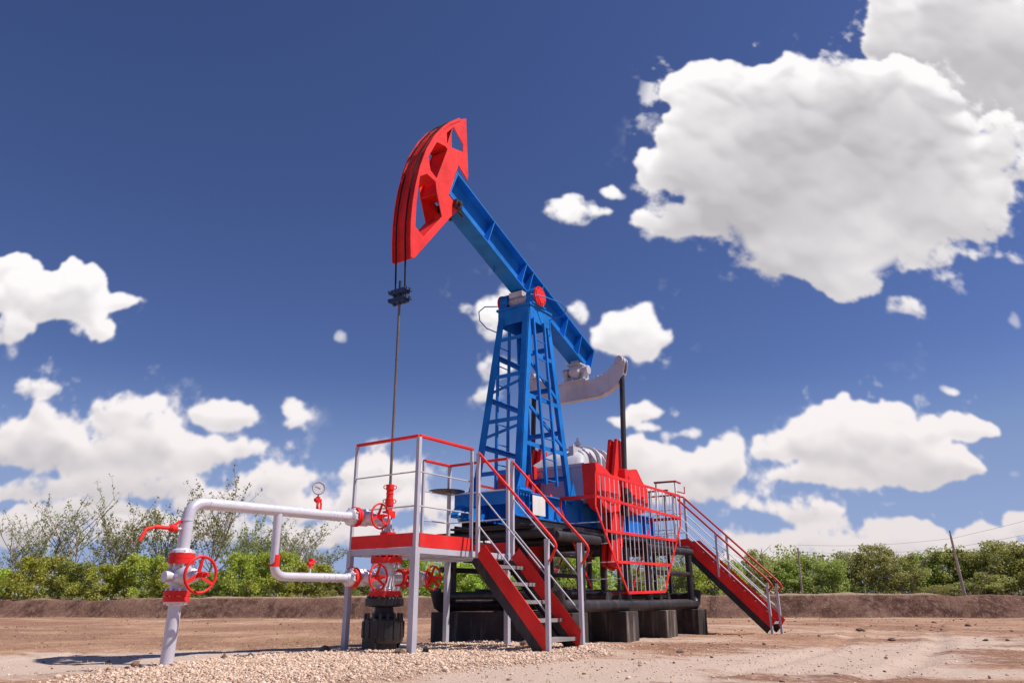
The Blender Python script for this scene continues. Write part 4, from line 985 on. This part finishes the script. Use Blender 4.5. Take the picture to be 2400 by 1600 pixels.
for (x, y, w_) in ((X0, Y0, .042), (X0, Y1, .030), (.69, Y0, .030), (.905, Y1, .030), (X1, Y1, .036), (X1, Y0, .036)):
    e = MB(); e.bar((x, y, ZP-.0 if (x, y) in ((X0, Y0), (X0, Y1)) else ZP-.06), (x, y, ZP+HR), w_, w_, (1, 0, 0)); e.build('rail_post', M['grey'], wp, .0015)
for a_, c_ in (((X0, Y1), (X0, Y0)), ((X0, Y0), (.70, Y0)), ((.905, Y1), (X1, Y1)), ((X1, Y1), (X1, Y0))):
    e = MB(); e.bar((a_[0], a_[1], ZP+HR+.012), (c_[0], c_[1], ZP+HR+.012), .045, .026); e.build('hand_rail', M['red'], wp, .003)
    for h_ in (.40, .745):
        e = MB(); e.tube([(a_[0], a_[1], ZP+h_), (c_[0], c_[1], ZP+h_)], .0075, 8); e.build('mid_rail', M['grey'], wp)
e = MB(); e.lathe((1.30, .28, 1.748), (0, 0, 1), [(0, .22), (.004, .228), (.008, .228)], 36); e.build('round_tray', M['oily'], wp)

def stairs(parent, xa, xb, y_top, z_top, y_bot, z_bot, nst, rail_h=1.05, mid_posts=(), hook=True, side_mat='red', post_mat='grey', nmid=2, ext=0.0):
    d = V((0, y_bot-y_top, z_bot-z_top)); L = d.length; u = d.normalized(); nrm_ = V((0, -u.z, u.y)) if True else None
    if nrm_.z < 0: nrm_ = -nrm_
    for x in (xa, xb):
        s_ = 1 if x == xb else -1
        e = MB(); a_, c_ = V((x, y_top, z_top)), V((x, y_bot, z_bot))
        e.bar(a_-nrm_*.052, c_-nrm_*.052, .012, .100, nrm_); e.bar(a_-nrm_*.098+V((-s_*.022, 0, 0)), c_-nrm_*.098+V((-s_*.022, 0, 0)), .04, .009, nrm_)
        e.build('stringer', M['black'], parent)
        e = MB(); hh = .15
        e.plate([(0, 0), (L, 0), (L, .03), (L-.10, hh), (.0, hh)], [], a_+V((-.005 if s_ < 0 else -.005, 0, 0))-u*0, u, nrm_, .010) if ext == 0 else e.plate([(-ext, 0), (L, 0), (L-.02, hh), (0, hh)], [], a_-V((.005, 0, 0)), u, nrm_, .010)
        e.build('side_plate', M[side_mat], parent)
    for k in range(nst):
        t_ = (k+.55)/(nst+.15); p = V((0, y_top, z_top))+d*t_
        e = MB(); e.box((xa+.008, p.y-.085, p.z-.012), (xb-.008, p.y+.085, p.z+.0))
        e.box((xa+.008, p.y-.088, p.z-.035), (xb-.008, p.y-.083, p.z+.002)); e.box((xa+.008, p.y+.083, p.z-.035), (xb-.008, p.y+.088, p.z+.002)); e.build('tread', M['tread'], parent)
    return u, nrm_, L
u_, n_, L = stairs(wp, .70, 1.36, -.66, .93, -1.50, .0, 5)
for x, hooky in ((.70, 0), (1.37, 0)):
    e = MB(); e.bar((x, -.665, .90), (x, -.665, 2.03), .036, .036, (1, 0, 0)); e.build('rail_post', M['grey'], wp, .0015)
    e = MB(); e.bar((x, -1.545, -.06), (x, -1.545, 1.06), .042, .042, (1, 0, 0)); e.build('rail_post', M['grey'], wp, .0015)
    e = MB(); e.tube([(x, -.665, 2.04), (x, -1.60, 1.075)]+arc_pts((x, -1.60, 1.075), (x, -1.675, .995), (x, -1.645, .955), 5)[1:]+[(x, -1.575, .84)], .015, 10); e.build('hand_rail', M['red'], wp)
    for dz in (-.42, -.78):
        e = MB(); e.tube([(x, -.665, 2.03+dz), (x, -1.545, 1.115+dz)], .0085, 8); e.build('mid_rail', M['grey'], wp)

# ================================================================ service deck and steps at the far end
sd_ = thing('service_steps', (6.65, -1.3, 0), 'long red service steps with pipe handrails descending from the far end of the pump jack', 'steps')
XA, XB = 6.40, 6.92
stairs(sd_, XA, XB, -.72, 1.34, -2.04, .05, 8, ext=.14)
for x in (XA, XB):
    for y, z0, z1 in ((-.60, 1.28, 2.20), (-1.30, .82, 1.50), (-2.05, -.05, .72)):
        e = MB(); e.bar((x, y, z0), (x, y, z1), .034, .034, (1, 0, 0)); e.build('rail_post', M['grey'], sd_)
    e = MB(); e.tube([(x, -.46, 2.24), (x, -.58, 2.21), (x, -2.06, .77)]+arc_pts((x, -2.06, .77), (x, -2.16, .67), (x, -2.11, .64), 5)[1:]+[(x, -2.02, .565)], .017, 10); e.build('hand_rail', M['red_dull'], sd_)
    for dz in (-.28, -.46, -.66):
        e = MB(); e.tube([(x, -.60, 2.19+dz), (x, -2.05, .78+dz)], .008, 8); e.build('mid_rail', M['bar'], sd_)
e = MB(); e.box((6.30, -.74, 1.27), (7.0, .8, 1.30)); e.bar((6.32, -.72, 1.25), (6.32, .8, 1.25), .05, .06); e.bar((6.98, -.72, 1.25), (6.98, .8, 1.25), .05, .06); e.build('deck', M['black'], sd_)
e = MB(); e.box((6.295, -.70, 1.302), (6.303, .8, 1.44)); e.box((7.0, -.70, 1.302), (7.008, .8, 1.44)); e.box((6.30, .80, 1.302), (7.0, .808, 1.44)); e.build('toe_board', M['red'], sd_)
for x, y in ((6.32, -.2), (6.32, .8), (6.98, -.2), (6.98, .8)):
    e = MB(); e.bar((x, y, 1.26), (x, y, 2.26), .03, .03, (1, 0, 0)); e.build('rail_post', M['grey'], sd_)
    e = MB(); e.bar((x, y, -.2), (x, y, 1.22), .05, .05, (1, 0, 0)); e.build('leg', M['black'], sd_)
e = MB(); e.bar((6.32, .8, 2.27), (6.98, .8, 2.27), .035, .025); e.bar((6.32, -.55, 2.27), (6.32, .8, 2.27), .035, .025); e.bar((6.98, -.46, 2.27), (6.98, .8, 2.27), .035, .025); e.build('top_rail', M['red_dull'], sd_)
e = MB()
for z in (1.60, 1.93):
    for x in (6.32, 6.98): e.tube([(x, -.6, z), (x, .8, z)], .008, 6)
    e.tube([(6.32, .8, z), (6.98, .8, z)], .008, 6)
e.build('side_rail', M['grey'], sd_)
# small hooped frame on the motor end
hf_ = thing('cable_stand', (6.1, -.2, 1.3), 'small red hooped cable bracket above the far end of the guard cage', 'bracket')
e = MB(); e.tube([(6.05, -.45, 1.30), (6.05, -.45, 2.36), (6.05, -.45, 2.37), (6.05, -.80, 2.36), (6.05, -.80, 1.30)], .014, 8)
e.build('hoop', M['grey'], hf_)
e = MB(); e.bar((6.05, -.42, 2.375), (6.05, -.82, 2.365), .03, .03); e.bar((6.05, -.80, 2.37), (6.28, -.80, 2.36), .03, .02); e.tube([(6.05, -.80, 2.2), (6.30, -.86, 2.19), (6.30, -.86, 2.30)], .01, 6); e.build('hoop_top', M['red_dull'], hf_)

# ================================================================ small things lying about
def rock(x, y, r, label, mat='stone_dark', h=.75):
    rr = np.random.default_rng(int(abs(x*1000)+abs(y*770))); bm = bmesh.new(); bmesh.ops.create_icosphere(bm, subdivisions=3, radius=r)
    for v in bm.verts:
        p = v.co/r; k = 1+.35*float(vn(np.array([p.x*1.4+x*9]), np.array([p.y*1.4+p.z*2]))[0])+.22*float(vn(np.array([p.x*3.7+p.z*3]), np.array([p.y*3.7+y*5]))[0]); v.co = V((p.x*1.25, p.y*.9, p.z*h))*r*k
    me = bpy.data.meshes.new('rock'); bm.to_mesh(me); bm.free(); me.materials.append(M[mat])
    o = bpy.data.objects.new('rock', me); COL.objects.link(o); o.location = (x, y, float(ground_h(np.array([x]), np.array([y]))[0])+r*.25); o.rotation_euler = (0, 0, rr.uniform(0, 6)); tag(o, label, 'rock'); return o
m, t, b, o = new_mat('dark_rock'); t.links.new(mixc(mrange(noise(t, 9, 5, .65, objco(t)), .35, .65, tree=t), (.10, .065, .05), (.30, .20, .15), tree=t), b.inputs['Base Color']); b.inputs['Roughness'].default_value = .95; bump(t, b, noise(t, 30, 5, .7, objco(t)), .8, .02); M['stone_dark'] = m
rock(-.36, .44, .062, 'brown stone lying beside the left leg of the work platform'); rock(-.30, -.52, .045, 'small stone at the foot of the front leg of the work platform')
rock(-1.62, .30, .030, 'small dark stone in the gravel just right of the riser foot'); rock(-2.05, .35, .022, 'tiny dark stone close behind the foot of the riser')
rock(1.5, -.75, .055, 'grey lump of concrete against the first dark beam, between the platform legs'); rock(5.2, -3.9, .05, 'dark clod on the open ground below the service steps', h=.5); rock(8.6, -2.9, .07, 'low dark clod pile on the bare ground right of the service steps', h=.4)
st = MB(); st.cyl((-.05, -.62, .01), (.09, -.50, .02), .030, 14); o = st.build('pipe_stub', M['black'], None); tag(o, 'short dark pipe stub half buried beside the front platform leg', 'pipe')

# ================================================================ vegetation beyond the bank
tr = np.random.default_rng(21)
def leaf_quads(C, size, aspect=.62):
    n = len(C); nrm3 = tr.normal(size=(n, 3)); nrm3[:, 2] = np.abs(nrm3[:, 2])*.8+.25; nrm3 /= np.linalg.norm(nrm3, axis=1)[:, None]
    a = tr.normal(size=(n, 3)); u = np.cross(nrm3, a); u /= np.linalg.norm(u, axis=1)[:, None]; v = np.cross(nrm3, u)
    s = size*tr.uniform(.6, 1.35, n)[:, None]
    return np.stack([C-u*s, C+v*s*aspect, C+u*s, C-v*s*aspect], 1)
def limbs(height, spread, n_main, fork, trunk_r, lean=.0):
    """tapered trunk with limbs; returns segments and the twig tips"""
    mb_ = MB(); tips = []
    def grow(p, d, L, r, lev):
        pts = [p]; k = 4
        for i in range(k):
            d = (d+V(tr.normal(size=3)*.10)+V((0, 0, .05))).normalized(); pts.append(pts[-1]+d*L/k)
        mb_.tube(pts, r, 6 if lev < 2 else 4, False, r*.45)
        if lev >= fork: tips.extend(pts[1:]); return
        nb = n_main if lev == 0 else 3+int(tr.random()*2)
        for j in range(nb):
            t = .35+.62*(j+tr.random())/nb if lev == 0 else .25+.75*tr.random(); i = min(int(t*k), k-1); q = pts[i].lerp(pts[i+1], t*k-i)
            a = tr.uniform(0, 6.28); up_ = tr.uniform(.5, 1.1); nd_ = V((math.cos(a)*spread, math.sin(a)*spread, up_)).normalized()
            grow(q, nd_, L*tr.uniform(.42, .62), r*.5, lev+1)
        tips.extend(pts[-2:])
    grow(V((0, 0, -.15)), V((lean, lean*.3, 1)).normalized(), height*.72, trunk_r, 0)
    return mb_, np.array([tuple(p) for p in tips])
def make_plant(kind, mat, height, width, nleaf, leaf, n_clump, dense, fork=2, n_main=8, trunk=.03):
    """prototype: returns (trunk mesh, crown mesh)"""
    mb_, tips = limbs(height, .75 if not dense else 1.1, n_main, fork, trunk, tr.uniform(-.1, .1))
    if dense:        # clumps of leaves filling an uneven volume
        cc = []; 
        for _ in range(n_clump):
            a = tr.uniform(0, 6.28); z = tr.random()**.75; rr = width/2*math.sqrt(tr.random())*(1.0-.55*max(0, z-.45)/.55)
            cc.append((math.cos(a)*rr, math.sin(a)*rr, .10+z*height*.88))
        cc = np.array(cc); k = tr.integers(0, len(cc), nleaf); rad = tr.uniform(.10, .26, len(cc))*width/2
        o_ = tr.normal(size=(nleaf, 3)); o_ /= np.linalg.norm(o_, axis=1)[:, None]; o_ *= (tr.random(nleaf)**.35)[:, None]
        C = cc[k]+o_*rad[k][:, None]*np.array([1, 1, .8]); C = C[C[:, 2] > .03]
    else:
        t_ = tips[tips[:, 2] > height*.22]; m_ = tr.random(len(t_)) < dense_frac
        t_ = t_[m_]; k = tr.integers(0, len(t_), nleaf); C = t_[k]+tr.normal(size=(nleaf, 3))*.055
    Qd = leaf_quads(C, leaf)
    me = bpy.data.meshes.new('crown'); np_mesh(me, Qd.reshape(-1, 3), np.arange(len(C)*4).reshape(-1, 4)); me.materials.append(mat)
    tm = bpy.data.meshes.new('trunk'); tm.from_pydata(mb_.v, [], mb_.f); tm.materials.append(M['bark'])
    return tm, me
dense_frac = .8
PB = [make_plant('bush', M['leaf_bright'], 2.15, 2.6, 11000, .042, 85, True) for _ in range(3)]
PM = [make_plant('tree', M['leaf_mid'], 2.5, 2.6, 11000, .042, 95, True, trunk=.045) for _ in range(3)]
PO = [make_plant('tree', M['leaf_olive'], 2.9, 2.5, 8500, .038, 95, True, trunk=.045) for _ in range(3)]
dense_frac = .75
PS = [make_plant('poplar', M['leaf_dark'], 4.7, 2.0, 1050, .042, 0, False, 2, 13, .035) for _ in range(3)]
PS2 = [make_plant('poplar', M['leaf_dark'], 4.0, 2.0, 2100, .040, 0, False, 2, 13, .032) for _ in range(2)]
def s_of(px):      # position along the bank for a bearing, tabulated once
    return float(np.interp(px, [-300, 0, 600, 1200, 1800, 2400, 2700], [-6.5, 0, 9.9, 18.5, 26.1, 32.8, 36]))
def put(kind_name, proto, px, off, sc, zs, label, cat, group, rz=None):
    # keep the same bearing from the pad when the plant stands further back
    p0 = bank_curve(s_of(px)); p = p0+(p0-V((CAM.x, CAM.y, 0))).normalized()*off
    root = bpy.data.objects.new(kind_name, None); COL.objects.link(root); root.location = (p.x, p.y, -.02); root.rotation_euler = (0, 0, tr.uniform(0, 6.28)); root.scale = (sc, sc, sc*zs)
    for nm, me_ in (('trunk', proto[0]), ('crown', proto[1])):
        c_ = bpy.data.objects.new(nm, me_); COL.objects.link(c_); c_.parent = root
    tag(root, label, cat, group); return root
G1, G2, G3, G4 = 'bright green bushes behind the earth bank', 'thin sparse leaved young trees', 'green trees behind the bank', 'olive green trees behind the bank'
bush = [(-40, 2.4, 1.00, 1.0, 'bright green bush cut by the left edge of the photo'), (70, 2.3, .98, 1.0, 'bright green bush, second from the left edge, below the bare pale stem'), (150, 2.9, 1.04, 1.0, 'bright green bush, third from the left edge of the photo'),
 (240, 2.3, .95, 1.05, 'bright green bush below the red drain handle of the flow line'), (322, 2.8, .96, 1.0, 'darker bush close left of the flow pipe riser'), (400, 2.4, .86, 1.0, 'low bright bush directly behind the gate valve of the riser'),
 (478, 2.6, .82, 1.0, 'bright bush seen through the hand wheel of the riser'), (560, 2.9, .96, 1.0, 'bush between the riser hand wheel and the branch pipe'), (640, 2.4, .96, 1.05, 'full bush behind the red band of the branch pipe'),
 (722, 2.6, .92, 1.0, 'bush behind the lower branch pipe, right of its elbow'), (800, 2.5, .86, 1.0, 'bush behind the left leg of the work platform'), (985, 2.7, .92, 1.0, 'bright bush behind the right hand wheel of the well head'),
 (1075, 2.5, .88, 1.0, 'bright bush under the first treads of the work platform steps'), (1160, 2.7, .95, 1.0, 'bright bush behind the steps of the work platform'), (1320, 2.6, .95, 1.0, 'bright bush seen between the two handrails of the steps'),
 (1385, 2.9, .98, 1.0, 'bright bush just left of the guard cage bottom'), (1700, 2.4, .85, 1.0, 'low fresh green bush under the long service steps'), (2330, 2.6, .86, .8, 'low orange green bush at the right edge of the bank'), (2225, 2.9, .8, .8, 'low bush at the foot of the leaning power pole')]
for i, (px, off, sc, zs, lb) in enumerate(bush): put('bush', (PM[i % 3] if i % 4 == 2 else PB[i % 3]) if px < 2000 else PO[i % 3], px, off, sc*(.84 if i % 4 == 2 else 1), (.86+.30*((i*37) % 10)/10)*zs*(1 if px < 2000 else .6), lb, 'bush', G1)
sparse = [(36, 4.0, .92, .95, 'nearly leafless pale stemmed young tree near the left edge'), (105, 4.6, .98, 1.05, 'thin sparse tree, second from the left edge'), (165, 4.2, .96, 1.05, 'thin sparse forked tree, third from the left edge'),
 (232, 4.8, .98, 1.0, 'thin sparse tree above the fourth bright bush'), (290, 4.3, 1.0, 1.10, 'tall sparse tree rising above the red drain handle'), (358, 4.7, 1.04, 1.14, 'tall sparse tree just left of the riser pipe'), (455, 4.4, 1.06, 1.12, 'tallest sparse tree, right behind the pipe bend'),
 (520, 5.0, .96, 1.0, 'sparse tree below the upper flow pipe, right of the bend'), (590, 4.4, .92, .95, 'sparse tree just left of the vertical branch pipe'), (680, 4.9, .92, .88, 'sparse tree just right of the vertical branch pipe'), (740, 4.5, .86, .82, 'thin tree below the pressure gauge'),
 (8, 5.2, .86, .9, 'wispy bare tree cut off at the left edge of the photo'), (70, 5.4, .9, .96, 'wispy tree between the first two thin trees'), (262, 5.6, .94, .96, 'background sparse tree just left of the red drain handle'), (405, 5.5, 1.0, 1.02, 'background sparse tree hidden by the riser pipe'),
 (485, 5.7, 1.02, 1.06, 'background sparse tree just right of the pipe bend'), (555, 5.6, .96, .96, 'background sparse tree under the middle of the upper flow pipe'), (630, 5.3, .92, .92, 'sparse tree behind the vertical branch pipe'), (715, 5.6, .9, .84, 'background thin tree close left of the pressure gauge'), (1480, 5.0, .88, .9, 'sparse tree seen through the bars of the guard cage'), (1560, 4.6, .84, .82, 'sparse tree between the guard cage and the service steps'), (1400, 4.8, .82, .8, 'sparse tree behind the left edge of the guard cage')]
for i, (px, off, sc, zs, lb) in enumerate(sparse):
    put('young_tree', (PS[i % 3] if i < 4 else PS2[i % 2] if i % 3 else PS[i % 3]), px, off, sc, zs, lb, 'tree', G2)
tree = [(880, 3.6, .74, .90, 'm', 'green tree behind the black well head base'), (1690, 3.2, .84, .94, 'm', 'green tree behind the middle of the service steps'), (1770, 3.8, .92, .95, 'o', 'olive tree behind the lower handrail of the service steps'), (1850, 4.6, .92, .92, 'm', 'green tree just left of the short power pole'), (1915, 4.8, .96, .97, 'm', 'green tree just right of the short power pole'),
 (1975, 3.2, .80, 1.0, 'm', 'narrow green tree, second to the right of the short power pole'), (2030, 3.9, .92, .96, 'o', 'olive tree forming the left shoulder of the tallest clump'), (2085, 3.4, .92, 1.04, 'o', 'tallest olive tree on the right, midway between the two power poles'), (2140, 3.7, .90, .96, 'o', 'olive tree right of the tallest clump'),
 (2185, 4.8, .94, .95, 'm', 'green tree close left of the leaning power pole'), (2255, 4.8, .98, 1.0, 'm', 'green tree behind the top of the leaning power pole'), (2310, 4.6, .92, 1.02, 'm', 'dark pointed tree right of the leaning power pole'), (2375, 3.5, .94, .98, 'o', 'olive tree at the right edge of the photo'), (2440, 3.4, 1.0, 1.0, 'm', 'green tree cut by the right edge of the photo'),
 (1620, 3.4, .80, .92, 'm', 'green tree between the pipe frame and the service steps'), (1500, 3.3, .78, .9, 'm', 'green tree behind the lower part of the guard cage'), (1240, 3.4, .80, .9, 'o', 'olive tree behind the posts under the pump jack')]
for i, (px, off, sc, zs, k_, lb) in enumerate(tree): put('leafy_tree', (PM if k_ == 'm' else PO)[i % 3], px, off, sc*(.92 if 2000 < px < 2150 else .96), zs*(.90 if 2000 < px < 2150 else .93), lb, 'tree', G3 if k_ == 'm' else G4)
# far thicket that closes the view behind the separate plants
C = []; n_t = 130000
s_ = tr.uniform(-30, 70, n_t); o_ = tr.uniform(4.6, 9.0, n_t)
hmax = 1.45+.45*np.clip((s_-22)/6, 0, 1)+.6*vn(s_*.5, s_*0+1.3)+.7*vn(s_*1.7, o_*.7)+.5*vn(s_*4.1, o_*1.9)
z_ = tr.random(n_t)**.8*hmax*1.05
P_ = np.array([tuple(bank_curve(a)) for a in np.linspace(-30, 70, 401)]); px_ = np.interp(s_, np.linspace(-30, 70, 401), P_[:, 0]); py_ = np.interp(s_, np.linspace(-30, 70, 401), P_[:, 1])
C = np.stack([px_+BN.x*o_, py_+BN.y*o_, z_], -1)
me = bpy.data.meshes.new('thicket'); Qd = leaf_quads(C, .060); np_mesh(me, Qd.reshape(-1, 3), np.arange(len(C)*4).reshape(-1, 4)); me.materials.append(M['leaf_olive'])
o = bpy.data.objects.new('thicket', me); COL.objects.link(o); tag(o, 'dense far undergrowth behind the separate bushes and trees', 'undergrowth', kind='stuff')

# ================================================================ power poles and wires
def pole(x0, y0, z0, x1, y1, z1, r, arm, label, arms=True):
    t = thing('power_pole', (x0, y0, z0), label, 'power pole'); e = MB(); a_, c_ = V((x0, y0, z0)), V((x1, y1, z1)); e.tube([a_, c_], r, 10, True, r*.62); e.build('pole_shaft', M['pole'], t)
    if arms:
        e = MB(); d = (c_-a_).normalized(); s__ = V((.35, -.94, .0)); p = a_.lerp(c_, arm); e.bar(p-s__*.22, p+s__*.22, .03, .03)
        for k in (-.20, -.10, .10, .20): e.tube([p+s__*k, p+s__*k+V((0, 0, .09))], .016, 6)
        e.tube([c_, c_+V((0, 0, .12))], .016, 6); e.build('cross_arm', M['pole_dark'], t)
    return a_.lerp(c_, arm)
M['pole'] = paint('weathered_pole', (.46, .40, .36), .9, wear=.3); M['pole_dark'] = paint('dark_fittings', (.10, .07, .06), .8)
A_ = pole(21.45, -3.60, -.2, 20.62, -3.57, 2.31, .050, .80, 'leaning pale power pole with a short cross arm, right side of the bank')
B_ = pole(20.45, .98, -.2, 19.88, .76, 2.06, .042, .90, 'short power pole standing in the trees right of the service steps', False)
C_ = pole(24.8, 7.9, -.1, 24.6, 7.75, 2.2, .06, .90, 'slim power pole seen between the pipe frame and the service steps', False)
wt = thing('power_line', (28, 0, 2.4), 'faint overhead wires running between the power poles', 'wires')
for dz in (.13, .02, .40):
    e = MB(); a_ = A_+V((0, 0, dz)); b_ = B_+V((0, 0, dz*.8)); pts = [a_.lerp(b_, k/10)-V((0, 0, .10*math.sin(math.pi*k/10))) for k in range(11)]
    far = a_+(a_-b_)*2.2+V((-9, 1.0, 1.7+dz)); pts = [far.lerp(a_, k/8)-V((0, 0, .35*math.sin(math.pi*k/8))) for k in range(8)]+pts
    e.tube(pts, .0032, 4, False); e.build('wire', M['pole_dark'], wt)
